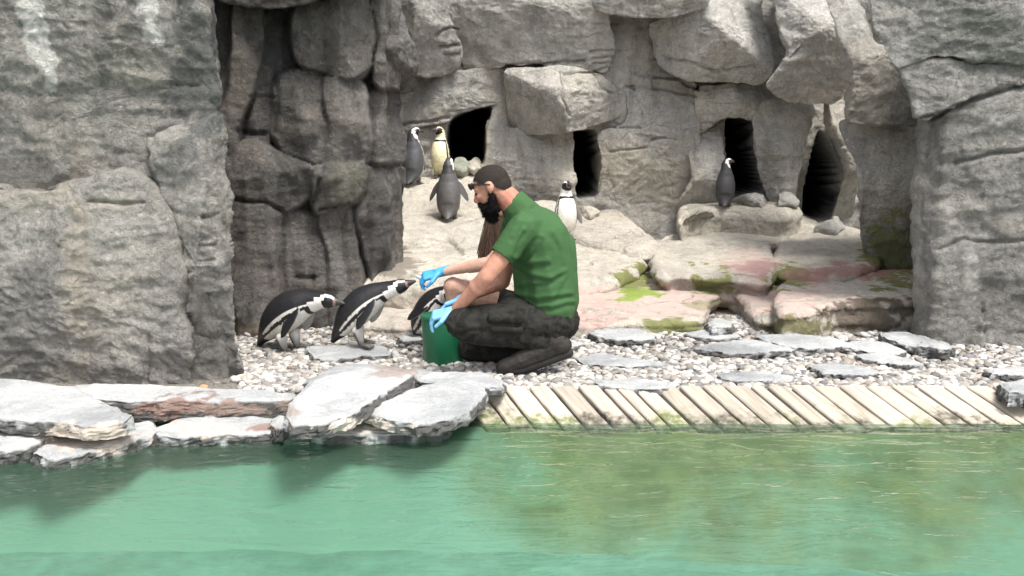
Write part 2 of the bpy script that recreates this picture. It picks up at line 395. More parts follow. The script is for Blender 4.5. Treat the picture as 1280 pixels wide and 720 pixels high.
# ---- rock walls -------------------------------------------------------
PATCHES_L = [(245, 70, 42, 95, (.13, .137, .135), .75), (130, 60, 12, 90, (.15, .15, .14), .5), (215, 200, 25, 40, (.15, .15, .145), .5), (30, 215, 90, 16, (.14, .135, .13), .6), (260, 400, 34, 90, (.19, .18, .17), .6), (20, 400, 50, 90, (.17, .165, .16), .5), (38, 2, 15, 30, LIME, .9), (46, 38, 16, 30, LIME, .9), (54, 72, 15, 30, LIME, .9), (61, 100, 11, 24, LIME, .8), (181, 0, 13, 24, LIME, .95), (190, 26, 12, 22, LIME, .95), (199, 48, 9, 20, LIME, .9), (60, 250, 150, 18, (.50, .46, .39), .6), (95, 330, 22, 130, (.47, .42, .34), .5), (330, 120, 40, 60, (.2, .19, .18), .0)]  # lime streaks and stains, darker concave part and strata band, paler ledge top
left = empty('rock_formation', (-2.6, 5.1, 0)); tag(left, 'tall grey artificial rock face with white lime streaks beside the slate slabs', 'rock wall')
o = path_wall('rock_face', [(-5.0, 5.0), (-3.2, 5.06), (-1.58, 5.12), (-1.70, 5.5), (-2.25, 6.9)], -.25, 3.4, M['rock'], .0125, 3, 1.0, .05, blobs=PATCHES_L); keep(o, left)
LC = [([(-20, 205), (60, 203), (128, 192)], 3.2, .05), ([(-20, 232), (50, 236), (120, 226)], 3, .05), ([(188, 420), (185, 480)], 2, .02),
      ([(110, 251), (150, 254), (182, 252)], 2, .02), ([(215, 262), (245, 272), (272, 268)], 2.2, .015), ([(236, 307), (270, 307)], 2, .012), ([(244, 327), (268, 326)], 2, .010), ([(180, 205), (188, 175), (190, 160)], 4, .03)]
boulder([(-120, -160), (120, -170), (268, -160), (262, 0), (266, 70), (272, 130), (240, 152), (182, 165), (130, 192), (60, 200), (-120, 206)], 4.93, M['rock'], left, .17, .12, tz=-.03, seed=11, amp=1.1, facet=.5, cracks=LC, blobs=PATCHES_L, res=.0105, dome=.1)
boulder([(-120, 203), (60, 200), (126, 190), (130, 226), (60, 238), (-120, 240)], 5.06, M['rock'], left, .10, .05, seed=12, amp=.8, cracks=LC, blobs=PATCHES_L, res=.010, dome=.1)
boulder([(-120, 236), (40, 234), (105, 222), (165, 216), (195, 236), (214, 268), (224, 302), (228, 380), (230, 505), (60, 510), (-120, 510)], 4.80, M['rock'], left, .24, .13, tz=.06, seed=13, amp=1.15, facet=.45, cracks=LC, blobs=PATCHES_L, res=.0105, dome=.1)
boulder([(183, 168), (238, 152), (270, 142), (276, 200), (284, 250), (286, 330), (290, 420), (292, 505), (226, 508), (228, 400), (226, 300), (214, 262), (190, 225)], 4.93, M['rock'], left, .17, .12, tz=.05, seed=14, amp=1.0, facet=.6, cracks=LC, blobs=PATCHES_L, res=.0105, dome=.1)

mid = empty('rock_formation', (-1.5, 6.8, 0)); tag(mid, 'dark cluster of stacked rock pillars behind the two leaning penguins', 'rock wall')
FOLDS = [
 ([(296, -30), (326, -30), (328, 60), (322, 110), (306, 152), (292, 205), (272, 205), (268, 150), (284, 95)], .24, 12),
 ([(326, 20), (350, 20), (352, 118), (344, 150), (336, 180), (306, 176), (318, 120)], .06, 8),
 ([(362, 6), (398, -4), (454, -10), (466, 18), (470, 58), (465, 84), (446, 100), (428, 103), (400, 96), (370, 80), (358, 44)], .44, 22),
 ([(342, 96), (372, 82), (402, 90), (450, 96), (460, 130), (462, 162), (459, 208), (428, 213), (396, 212), (352, 196), (338, 168), (339, 122)], .30, 26),
 ([(404, 96), (450, 98), (460, 132), (462, 162), (459, 208), (430, 212), (406, 208), (410, 160), (400, 128)], .36, 9),
 ([(390, 204), (459, 200), (453, 232), (435, 259), (398, 270), (384, 246)], .31, 14),
 ([(275, 190), (308, 172), (346, 182), (374, 194), (400, 208), (396, 244), (354, 270), (330, 263), (278, 256)], .26, 20),
 ([(278, 246), (330, 252), (357, 262), (356, 310), (352, 380), (348, 445), (280, 445), (278, 340)], .20, 22),
 ([(296, 256), (334, 262), (344, 300), (340, 380), (334, 445), (300, 445), (292, 330)], .25, 9),
 ([(350, 264), (395, 262), (437, 254), (449, 310), (458, 350), (462, 445), (400, 445), (342, 445), (348, 350)], .14, 26),
 ([(398, 268), (436, 257), (448, 315), (456, 360), (458, 445), (418, 445), (408, 350)], .20, 10),
 ([(456, -10), (480, -8), (502, 12), (513, 46), (524, 84), (516, 107), (500, 116), (474, 114), (460, 98), (464, 60)], .42, 16),
 ([(456, 106), (508, 108), (500, 150), (498, 210), (458, 210), (456, 160)], .16, 16),
 ([(452, 204), (498, 203), (495, 260), (486, 310), (476, 348), (470, 410), (456, 330), (438, 262)], .12, 16),
]
MCR = [([(286, 249), (330, 253), (352, 264)], 2.2, .05), ([(400, 262), (434, 255)], 2.2, .06), ([(388, 262), (396, 240), (398, 225)], 3, .06), ([(455, 205), (480, 208), (498, 206)], 2, .04), ([(314, 121), (342, 122)], 1.8, .03), ([(390, 345), (392, 360)], 2, .03), ([(372, 346), (392, 347)], 1.8, .03), ([(344, 100), (347, 130), (342, 165)], 3.5, .08), ([(298, 165), (330, 168)], 2.5, .05)]
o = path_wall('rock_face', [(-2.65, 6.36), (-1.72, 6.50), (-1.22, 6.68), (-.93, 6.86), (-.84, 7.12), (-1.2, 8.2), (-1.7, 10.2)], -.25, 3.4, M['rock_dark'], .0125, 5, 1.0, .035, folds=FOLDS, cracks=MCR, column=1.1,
              blobs=[(440, 225, 34, 26, (.23, .23, .15), .4), (300, 425, 40, 25, (.42, .34, .24), .4), (300, 100, 30, 90, (.22, .19, .16), .5), (350, 60, 26, 70, (.10, .105, .105), .7), (475, 270, 26, 70, (.09, .088, .088), .6), (430, 60, 34, 40, (.30, .29, .275), .5), (440, 150, 26, 40, (.31, .295, .27), .5)]); keep(o, mid)  # besides stains, lit right sides and shaded recess put into the colour
D = M['rock_dark']
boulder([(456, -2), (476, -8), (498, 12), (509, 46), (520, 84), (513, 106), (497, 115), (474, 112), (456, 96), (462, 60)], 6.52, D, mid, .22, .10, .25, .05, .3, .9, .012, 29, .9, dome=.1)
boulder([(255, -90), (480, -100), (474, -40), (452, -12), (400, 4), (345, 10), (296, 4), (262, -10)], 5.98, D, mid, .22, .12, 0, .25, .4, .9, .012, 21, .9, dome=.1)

back = empty('rock_formation', (1.2, 10.0, .4)); tag(back, 'pale back rock wall of overhanging boulders with four black nest holes', 'rock wall')
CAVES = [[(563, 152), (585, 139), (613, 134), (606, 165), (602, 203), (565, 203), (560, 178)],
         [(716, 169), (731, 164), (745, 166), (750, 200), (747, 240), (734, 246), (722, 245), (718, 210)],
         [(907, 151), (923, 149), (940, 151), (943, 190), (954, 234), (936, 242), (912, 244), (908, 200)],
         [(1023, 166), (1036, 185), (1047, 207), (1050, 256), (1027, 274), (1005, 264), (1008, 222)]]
B = M['rock_back']
BST = [(1080, 100, 60, 70, (.55, .50, .42), .5), (800, 220, 70, 40, (.5, .45, .36), .4), (760, 60, 30, 60, (.60, .57, .52), .5), (607, 185, 5, 30, (.62, .55, .45), .8)]
BC = [([(500, 157), (530, 152), (560, 148)], 1.8, .04), ([(740, 30), (770, 30)], 1.5, .02), ([(738, 65), (766, 62)], 1.4, .03), ([(740, 72), (766, 70)], 1.4, .03), ([(742, 79), (762, 78)], 1.4, .03),
      ([(545, 45), (560, 35), (572, 36)], 1.5, .03), ([(548, 60), (572, 55)], 1.4, .03), ([(555, 68), (574, 68)], 1.4, .03), ([(792, 92), (850, 100), (872, 112)], 1.8, .05), ([(780, 108), (830, 112), (870, 120)], 1.6, .04),
      ([(815, 175), (832, 173)], 1.6, .03), ([(762, 190), (808, 184)], 1.5, .03), ([(745, 160), (800, 160)], 1.6, .03), ([(893, 131), (918, 130)], 2.2, .03), ([(632, 82), (680, 80), (730, 76)], 1.8, .04), ([(700, 90), (702, 120), (712, 145)], 1.5, .02),
      ([(705, 92), (742, 90), (760, 84)], 1.5, .03), ([(745, 92), (755, 112), (765, 117)], 1.6, .03), ([(905, 88), (945, 84)], 1.6, .03), ([(830, 72), (870, 80), (900, 92)], 1.8, .03)]
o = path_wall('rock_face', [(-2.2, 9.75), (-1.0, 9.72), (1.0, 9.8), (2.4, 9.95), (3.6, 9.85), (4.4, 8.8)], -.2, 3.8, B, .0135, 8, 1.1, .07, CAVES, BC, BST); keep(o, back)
BB = [
 ([(478, -60), (562, -70), (560, 10), (567, 36), (575, 60), (571, 76), (560, 88), (530, 93), (498, 84), (480, 40)], 8.95, .28, .16, .1, .1, 41),
 ([(548, -70), (742, -70), (758, 10), (768, 45), (768, 66), (760, 88), (735, 89), (690, 82), (632, 82), (585, 88), (574, 70), (566, 30), (556, 5)], 9.25, .28, .2, .02, .04, 42),
 ([(500, 96), (555, 90), (600, 85), (630, 84), (631, 124), (604, 132), (580, 139), (556, 153), (530, 158), (500, 160)], 9.5, .16, .09, .05, .05, 43),
 ([(632, 85), (690, 79), (745, 88), (770, 104), (782, 128), (782, 142), (748, 157), (692, 168), (642, 165), (633, 130)], 9.12, .30, .15, .0, .02, 44),
 ([(610, 150), (640, 158), (714, 163), (716, 200), (720, 250), (690, 262), (630, 262), (607, 215), (608, 180)], 9.52, .16, .10, .0, 0, 45),
 ([(730, -60), (890, -60), (884, 6), (848, 20), (800, 20), (760, 12), (742, 0)], 9.0, .22, .12, .0, .25, 46),
 ([(818, 26), (850, 16), (882, -20), (960, -30), (968, 30), (971, 78), (960, 102), (905, 100), (858, 97), (828, 74)], 9.05, .32, .17, .0, .08, 47),
 ([(768, 20), (818, 22), (832, 70), (872, 106), (876, 160), (866, 232), (838, 284), (790, 290), (756, 262), (749, 238), (752, 200), (748, 168), (782, 152), (780, 100)], 9.62, .18, .14, .05, .0, 48),
 ([(872, 114), (900, 106), (950, 106), (966, 126), (944, 147), (922, 147), (902, 150), (880, 165)], 9.45, .18, .09, .0, .05, 49),
 ([(866, 168), (905, 150), (906, 200), (906, 240), (896, 262), (860, 275), (845, 262), (864, 225)], 9.5, .16, .09, .0, .0, 50),
 ([(972, -60), (1062, -60), (1060, 40), (1062, 120), (1030, 130), (996, 128), (968, 116), (962, 104), (984, 68), (978, 30)], 8.7, .32, .16, -.15, .15, 51),
 ([(944, 148), (966, 124), (1020, 130), (1014, 165), (1001, 218), (998, 266), (975, 262), (957, 236), (946, 195)], 9.4, .2, .11, .0, .0, 52),
 ([(1032, 128), (1066, 130), (1078, 200), (1082, 285), (1057, 282), (1057, 215), (1046, 182), (1034, 158)], 9.3, .2, .08, .0, .0, 53),
 ([(1054, -60), (1086, -60), (1090, 46), (1108, 62), (1130, 90), (1146, 128), (1150, 156), (1102, 156), (1057, 154), (1060, 120), (1055, 40)], 7.35, .28, .13, -.1, .12, 54),
 ([(1064, 150), (1160, 150), (1165, 250), (1165, 350), (1122, 352), (1098, 322), (1082, 280), (1074, 210)], 7.6, .22, .12, -.1, .0, 55),
]
for poly, Y, b, R, tx, tz, sd_ in BB:
    boulder(poly, Y, B, back, b * .9, R * .8, tx, tz, .5, .85, .0125, sd_, .85, dome=.12, cracks=BC, blobs=BST + [(1112, 318, 30, 46, (.27, .29, .11), .75)])

right = empty('rock_formation', (3.4, 6.0, 0)); tag(right, 'flat tall grey rock face rising at the end of the slanted planks', 'rock wall')
RC = [([(1148, 150), (1170, 145), (1215, 125), (1290, 103)], 2.6, .05), ([(1195, 202), (1235, 193), (1300, 186)], 2.4, .04), ([(1175, 310), (1205, 300), (1240, 303), (1290, 300)], 2.4, .03), ([(1228, 380), (1232, 430)], 2, .02)]
RST = [(1215, 345, 9, 50, (.55, .54, .50), .8), (1232, 420, 6, 30, (.6, .58, .54), .7), (1200, 300, 30, 20, (.5, .48, .44), .4), (1230, 40, 80, 50, (.16, .175, .16), .5)]
o = path_wall('rock_face', [(3.75, 8.3), (3.08, 7.0), (2.60, 6.14), (2.68, 5.98), (3.4, 5.86), (5.6, 5.5)], -.25, 2.5, M['rock_right'], .012, 6, 1.1, .05, (), RC, RST); keep(o, right)
boulder([(1092, -70), (1420, -80), (1420, 110), (1300, 92), (1240, 78), (1165, 72), (1128, 82), (1108, 52), (1092, 0)], 5.80, M['rock_right'], right, .16, .16, tz=.06, seed=61, amp=1.0, facet=.6, cracks=RC, blobs=RST, dome=.1)
boulder([(1128, 80), (1165, 70), (1240, 78), (1420, 112), (1420, 118), (1290, 102), (1215, 124), (1172, 147), (1149, 150), (1138, 115)], 5.86, M['rock_right'], right, .12, .10, seed=62, cracks=RC, blobs=RST, dome=.1)

# ---- terrace ----------------------------------------------------------
def tps(pts, q, smooth=1e-4):
    pts = np.asarray(pts, float); p, v = pts[:, :2], pts[:, 2]
    U = lambda r: np.where(r > 1e-9, r * r * np.log(np.maximum(r, 1e-9)), 0)
    n = len(p); Kk = U(np.linalg.norm(p[:, None] - p[None], axis=2)) + smooth * np.eye(n); Pm = np.c_[np.ones(n), p]
    A = np.block([[Kk, Pm], [Pm.T, np.zeros((3, 3))]]); w = np.linalg.solve(A, np.r_[v, 0, 0, 0])
    r = np.zeros(len(q))
    for i in range(0, len(q), 50000):
        b = q[i:i+50000]; r[i:i+50000] = U(np.linalg.norm(b[:, None] - p[None], axis=2)) @ w[:n] + np.c_[np.ones(len(b)), b] @ w[n:]
    return r
ctl = [(450, 410, -.06), (500, 412, -.06), (700, 418, -.07), (900, 416, -.08), (1140, 418, -.08), (560, 375, .06), (760, 372, .05), (1000, 372, .05), (1150, 365, .10), (700, 325, .20), (850, 320, .20), (1000, 315, .22), (1100, 312, .24),
       (510, 300, .38), (560, 275, .46), (640, 275, .42), (705, 300, .28), (800, 300, .26), (516, 226, .76), (551, 223, .78), (590, 213, .88), (602, 203, 1.0), (660, 255, .55), (735, 246, .62), (850, 287, .33), (907, 256, .52), (930, 241, .70), (1030, 272, .42), (1110, 292, .34), (455, 400, 0.0), (470, 330, .25)]
cp = np.array([(*atZ(a, b, z)[:2], z) for a, b, z in ctl])
xs = np.arange(-1.75, 4.2, .022); ys = np.arange(6.1, 10.6, .022); GX, GY = np.meshgrid(xs, ys, indexing='ij'); q = np.c_[GX.ravel(), GY.ravel()]
zz = np.clip(tps(cp, q) - .07 * sstep(6.3, 7.0, q[:, 1]), -.3, 1.1); P = np.c_[q, zz]; P[:, 2] += rock_disp(P, 71, 1.2)
I = np.arange(len(q)).reshape(GX.shape); q4 = np.stack([I[:-1, :-1].ravel(), I[1:, :-1].ravel(), I[1:, 1:].ravel(), I[:-1, 1:].ravel()], 1)
TB = [(870, 372, 190, 26, PINK, .75), (720, 395, 60, 22, (.56, .38, .34), .7), (940, 330, 40, 20, (.50, .36, .32), .6), (1040, 385, 110, 20, PINK, .5), (760, 372, 70, 20, PINK, .6), (600, 390, 90, 40, PINK, .5),
      (790, 352, 26, 18, MOSS, .95), (795, 368, 26, 9, BRIGHTMOSS, .95), (893, 350, 34, 17, MOSS, .9), (983, 346, 26, 17, MOSS, .95), (1112, 322, 36, 46, MOSS, .95), (840, 408, 55, 11, MOSS, .9), (885, 381, 26, 8, MOSS, .5),
      (1000, 408, 60, 14, (.16, .15, .06), .85), (1085, 396, 70, 22, DARKBROWN, .9), (1075, 340, 50, 12, (.40, .22, .20), .8), (1010, 345, 40, 9, (.36, .2, .18), .6), (500, 330, 24, 26, (.22, .19, .16), .85), (945, 335, 30, 12, (.42, .25, .24), .8), (870, 260, 12, 26, (.28, .27, .22), .6)]  # dark patch on the left slab: shade of its underside put into the colour
me = mesh_np('rock_terrace', P, q4); set_col(me, paint(P, TB)); terr = structure(link('rock_terrace', me, M['terrace']))

def onplane(px, py, z, Y0, ty):
    d = ray(px, py); t = (z - CAM[2] - ty * Y0) / (d[2] - ty * d[1]); return CAM + d * t
def ledge(poly, z, thick, parent, R=.09, drop=.08, tx=0., ty=0., amp=.8, res=.014, seed=1, mat=None, blobs=TB, name='rock_ledge', cracks=(), front_in=.06, face=None, wobble=.02, Y0=None, flat_top=False):
    """horizontal rock slab; poly = outline of its top in the picture at height z (tilt tx, ty about its middle)"""
    W = np.array([atZ(px, py, z) if Y0 is None else onplane(px, py, z, Y0, ty) for px, py in poly]); pts = W[:, :2]
    O, L = crom(pts, 200); N = int(np.clip(L / res, 60, 420)); O, L = crom(pts, N); c = centroid(O)
    O = O + np.stack([fbm(np.c_[O * 7, np.full(N, seed * 1.7)], 3), fbm(np.c_[O * 7 + 30, np.full(N, seed * 1.7)], 3)], 1) * wobble
    K = int(np.clip(np.linalg.norm(O - c, axis=1).mean() / res, 8, 80)); s = 1 - (1 - np.linspace(0, 1, K + 1)[1:]) ** 1.2
    G = (c + (O - c)[None] * s[:, None, None]).reshape(-1, 2); d = dist_poly(G, O[::2]); qq = np.clip(d / R, 0, 1)
    h = z - drop * (1 - np.sqrt(1 - (1 - qq) ** 2)) + tx * (G[:, 0] - c[0]) + ty * (G[:, 1] - (c[1] if Y0 is None else Y0))
    top = np.c_[G, h]; rims = []
    ks = np.linspace(0, 1, max(5, int(thick / res) + 2))[1:]
    for k in ks:
        lay = 1 - front_in * k + .02 * math.sin(k * 9 + seed); o2 = c + (O - c) * lay; rims.append(np.c_[o2, h[-N:] - thick * k])
    ctr = np.array([[c[0], c[1], h[:N].mean()]]); bot = np.array([[c[0], c[1], h[-N:].mean() - thick]])
    Vt = np.vstack([top] + rims + [ctr, bot]); nr = K + len(ks); i = np.arange(N); j = (i + 1) % N; q4 = []
    for r in range(nr - 1): q4.append(np.stack([r * N + i, r * N + j, (r + 1) * N + j, (r + 1) * N + i], 1))
    q4 = np.vstack(q4); n0 = len(Vt) - 2; ls = (nr - 1) * N
    tri = np.vstack([q4[:, [0, 1, 2]], q4[:, [0, 2, 3]], np.stack([np.full(N, n0), j, i], 1), np.stack([np.full(N, n0 + 1), ls + i, ls + j], 1)])
    me = mesh_np(name, Vt, tri); nn = normals(me)
    if nn[:K * N, 2].mean() < 0: me.flip_normals(); nn = -nn
    P = get_co(me); dd = rock_disp(P, seed, amp)
    if cracks:
        px, py = project(P); dd = dd + carve(P, np.stack([px, py], 1), cracks)
    P = P + nn * dd[:, None]; set_co(me, P); col = paint(P, blobs)
    if face is not None:
        side = sstep(.55, .2, nn[:, 2]) * .85 * sstep(-.5, .1, fbm(P * 9, 3) + .2); col[:, :3] = col[:, :3] * (1 - side[:, None]) + np.array(face) * side[:, None]; col[:, 3] = np.maximum(col[:, 3], side)
    set_col(me, col)
    o = link(name, me, mat or M['terrace'])
    if parent is not None: o.parent = parent
    return o
TL = [
 # outline of the top, z and Y at the front edge, slope, thickness, edge radius, drop, seed
 ([(430, 402), (560, 406), (690, 406), (790, 402), (868, 400), (884, 392), (888, 374), (905, 362), (900, 340), (800, 338), (690, 338), (540, 346), (450, 365)], .075, 6.3, .055, .2, .05, .04, 81),
 ([(942, 394), (958, 399), (1000, 400), (1100, 392), (1100, 345), (1000, 338), (910, 338), (902, 356), (925, 372)], .085, 6.3, .05, .2, .05, .04, 79),
 ([(975, 392), (1010, 389), (1060, 379), (1200, 372), (1200, 338), (1060, 338), (985, 344), (968, 370)], .185, 6.35, .03, .3, .05, .04, 80),
 ([(520, 352), (620, 356), (690, 356), (742, 354), (768, 347), (792, 336), (806, 322), (800, 306), (770, 292), (740, 286), (690, 284), (600, 290), (530, 310)], .20, 7.15, .10, .26, .08, .06, 82),
 ([(826, 341), (850, 340), (900, 343), (930, 345), (962, 346), (972, 325), (962, 304), (1000, 290), (900, 286), (850, 290), (818, 302), (814, 325)], .265, 7.1, .045, .24, .05, .04, 83),
 ([(960, 332), (1000, 342), (1040, 346), (1075, 340), (1100, 328), (1106, 312), (1096, 298), (1070, 284), (1010, 282), (980, 296)], .245, 7.13, .06, .24, .06, .05, 84),
 ([(848, 270), (862, 264), (898, 260), (950, 263), (992, 264), (1000, 252), (940, 243), (880, 245), (850, 255)], .58, 8.8, .05, .7, .12, .10, 85),
 ([(480, 250), (490, 232), (500, 222), (550, 214), (604, 212), (640, 226), (630, 246), (560, 252), (505, 256)], .69, 8.8, .27, .36, .12, .10, 86),
 ([(470, 300), (490, 268), (540, 252), (610, 248), (700, 250), (716, 268), (690, 286), (640, 304), (600, 302), (540, 300)], .435, 7.8, .17, .32, .12, .09, 87),
 ([(450, 352), (470, 348), (520, 352), (590, 356), (640, 345), (660, 325), (610, 306), (545, 302), (490, 310), (460, 330)], .30, 6.7, .13, .38, .14, .10, 88),
 ([(705, 290), (745, 302), (786, 310), (812, 312), (824, 300), (800, 280), (768, 256), (735, 248), (702, 262)], .345, 7.9, .10, .22, .10, .07, 89),
]
TCR = [([(702, 333), (738, 329)], 2, .03), ([(530, 297), (560, 300), (578, 316)], 2.2, .04), ([(880, 303), (920, 310), (950, 308)], 2, .025), ([(905, 265), (925, 268)], 1.6, .015), ([(700, 392), (728, 390)], 2, .02)]
for poly, z, Y0, ty, th, R, dr, sd_ in TL:
    ledge(poly, z, th, terr, R, dr, 0, ty, .75, .013, sd_, cracks=TCR, Y0=Y0, front_in=.09)

# ---- gravel, water, pool ----------------------------------------------
xs = np.arange(-4.5, 5.0, .05); ys = np.arange(4.70, 7.0, .05); GX, GY = np.meshgrid(xs, ys, indexing='ij'); P = np.c_[GX.ravel(), GY.ravel(), np.zeros(GX.size)]
P[:, 2] = -.02 + .02 * fbm(P * 1.5, 3) - .07 * sstep(4.86, 4.74, P[:, 1])
I = np.arange(len(P)).reshape(GX.shape); q4 = np.stack([I[:-1, :-1].ravel(), I[1:, :-1].ravel(), I[1:, 1:].ravel(), I[:-1, 1:].ravel()], 1)
gravel = structure(link('gravel_bed', mesh_np('gravel_bed', P, q4), M['soil']))
def box(name, x0, x1, y0, y1, z0, z1, mat, parent=None):
    v = [(x, y, z) for z in (z0, z1) for y in (y0, y1) for x in (x0, x1)]
    f = [(0, 2, 3, 1), (4, 5, 7, 6), (0, 1, 5, 4), (2, 6, 7, 3), (0, 4, 6, 2), (1, 3, 7, 5)]
    me = mesh_np(name, v, f); me.polygons.foreach_set('use_smooth', [False] * 6); return link(name, me, mat, parent)
def shell(name, a, b_, k1, k2):
    t = NT(name)
    c = t.mix(a, b_, t.ramp(t.noise(2.2, 5, .6), [(k1, 0.0), (k2, 1.0)]))
    c = t.mix(c, t.ramp(t.noise(9, 5), [(.3, .75), (.7, 1.15)]), .8, 'MULTIPLY')
    return t.done(c, .7, None, .2)
M['pool'] = shell('teal_painted_pool_shell', (.24, .42, .37), (.19, .34, .29), .4, .7)
def algae():
    t = NT('algae_covered_concrete'); sep = t.n('ShaderNodeSeparateXYZ'); t.l(t.P(), sep.inputs[0])
    mr = t.n('ShaderNodeMapRange'); mr.inputs[1].default_value = 3.6; mr.inputs[2].default_value = 4.5; mr.inputs[3].default_value = -.10; mr.inputs[4].default_value = .35; t.l(sep.outputs[1], mr.inputs[0])
    mx = t.n('ShaderNodeMapRange'); mx.inputs[1].default_value = -.9; mx.inputs[2].default_value = .2; mx.inputs[3].default_value = -.8; mx.inputs[4].default_value = 0.; t.l(sep.outputs[0], mx.inputs[0])
    a0 = t.n('ShaderNodeMath', operation='ADD'); t.l(mr.outputs[0], a0.inputs[0]); t.l(mx.outputs[0], a0.inputs[1])
    ad = t.n('ShaderNodeMath', operation='ADD'); t.l(a0.outputs[0], ad.inputs[0]); t.l(t.noise(2.6, 5, .65), ad.inputs[1])
    c = t.mix((.25, .42, .36), t.mix((.25, .26, .12), (.16, .18, .08), t.ramp(t.noise(5, 5), [(.4, 0.), (.6, 1.)])), t.ramp(ad.outputs[0], [(.3, 0.), (.75, 1.)]))
    return t.done(c, .7, None, .2)
M['algae'] = algae()
structure(box('pool_floor', -7, 7, 1.3, 4.9, -.75, -.48, M['pool']))
structure(box('visitor_path', -9, 9, -6, 1.25, -1.2, .0, flat('grey_paving', (.30, .285, .26), .9, .2, 20, .4, .01)))

nx = 160; xr = np.linspace(-5.2, 5.4, nx); wob = fbm(np.c_[xr * 3, xr * 0, xr * 0], 3) * .06
lo = np.interp(xr, [-5.2, -.6, .3, 1.5, 5.4], [4.25, 4.25, 4.24, 4.05, 3.85]) + wob
rows = [np.c_[xr, np.full(nx, 4.80), np.full(nx, -.085)], np.c_[xr, np.full(nx, 4.52), np.full(nx, -.13)]] + [np.c_[xr, 4.52 + (lo - 4.52) * k, -.13 - .37 * (4.52 - (4.52 + (lo - 4.52) * k))] for k in (.33, .66, 1.0)]
rows.append(np.c_[xr, lo - .35, np.full(nx, -.49)])
i = np.arange(nx - 1); me = mesh_np('pool_ramp', np.vstack(rows), np.vstack([np.stack([r * nx + i, (r + 1) * nx + i, (r + 1) * nx + i + 1, r * nx + i + 1], 1) for r in range(len(rows) - 1)]))
structure(link('pool_ramp', me, M['algae']))
def water_mat():
    t = NT('pool_water'); nt = t.t; nt.nodes.remove(t.b); out = [n for n in nt.nodes if n.type == 'OUTPUT_MATERIAL'][0]
    tr = t.n('ShaderNodeBsdfTransparent'); tr.inputs[0].default_value = (.70, .84, .76, 1)
    df = t.n('ShaderNodeBsdfDiffuse'); df.inputs[0].default_value = (.13, .19, .135, 1)
    gl = t.n('ShaderNodeBsdfGlossy'); gl.inputs['Roughness'].default_value = .008; gl.inputs[0].default_value = (1, 1, 1, 1)
    fr = t.n('ShaderNodeFresnel'); fr.inputs['IOR'].default_value = 1.33
    h = t.noise(3.2, 3, .5, vec=t.vec((1, 2.6, 1)), dist=.8); h2 = t.noise(14, 2, .5, vec=t.vec((1, 2.2, 1)))
    nb = t.bump(h2, .14, .02, t.bump(h, .3, .06)); t.l(nb, gl.inputs['Normal']); t.l(nb, fr.inputs['Normal'])
    m0 = t.n('ShaderNodeMixShader'); m0.inputs[0].default_value = .2; t.l(tr.outputs[0], m0.inputs[1]); t.l(df.outputs[0], m0.inputs[2])
    mx = t.n('ShaderNodeMixShader'); t.l(fr.outputs[0], mx.inputs[0]); t.l(m0.outputs[0], mx.inputs[1]); t.l(gl.outputs[0], mx.inputs[2]); t.l(mx.outputs[0], out.inputs['Surface'])
    return t.m
ZW = -.10
me = mesh_np('water', [(-7, 1.2, ZW), (7, 1.2, ZW), (7, 4.82, ZW), (-7, 4.82, ZW)], [(0, 1, 2, 3)]); structure(link('water', me, water_mat()))

# ---- slanted planks ----------------------------------------------------
ramp_o = empty('plank_ramp', (1.6, 4.75, -.1)); tag(ramp_o, 'long ramp of slanted weathered pale planks sloping down into the green water', 'ramp')
def plank(x, w, i):
    rg = random.Random(i); y0, y1 = 4.835 + rg.uniform(-.010, .010), 4.505 + rg.uniform(-.012, .006); sx = .14 / .28; top = .012 + rg.uniform(-.003, .003); g = .006 + rg.uniform(0, .006)
    bm = bmesh.new(); uv = bm.loops.layers.uv.new('UVMap'); n = 7; rows = []
    for k in range(n):
        t = k / (n - 1); y = y0 + (y1 - y0) * t; z = top + (y - y0) * .37; xs_ = x + (y0 - y) * sx
        wl = rg.uniform(-.002, .002); wr = rg.uniform(-.002, .002)
        rows.append([bm.verts.new(p) for p in ((xs_ + g + wl, y, z - .006), (xs_ + g + .006 + wl, y, z), (xs_ + w - g - .006 + wr, y, z), (xs_ + w - g + wr, y, z - .006), (xs_ + w - g + wr, y, z - .03), (xs_ + g + wl, y, z - .03))])
    for a, b in zip(rows[:-1], rows[1:]):
        for k in range(6): bm.faces.new((a[k], a[(k + 1) % 6], b[(k + 1) % 6], b[k]))
    bm.faces.new(rows[0][::-1]); bm.faces.new(rows[-1]); bmesh.ops.recalc_face_normals(bm, faces=bm.faces)
    for f in bm.faces:
        for l in f.loops: l[uv].uv = (l.vert.co.x - (y0 - l.vert.co.y) * sx + i * 3.1, l.vert.co.y + i * 1.7)
    o = from_bm('plank', bm, M['plank'], None, False); keep(o, ramp_o)
x = -.30; i = 0
while x < 3.6:
    w = random.uniform(.118, .142); 
    if i in (6, 7, 13): w *= .62
    plank(x, w, i); x += w; i += 1
jm = flat('dark_wet_timber', (.03, .028, .022), .7)
for yy, zt in ((4.79, -.030), (4.58, -.105)):
    bo = box('joist', -.26, 3.7, yy - .02, yy + .02, zt - .08, zt - .012, jm); keep(bo, ramp_o)

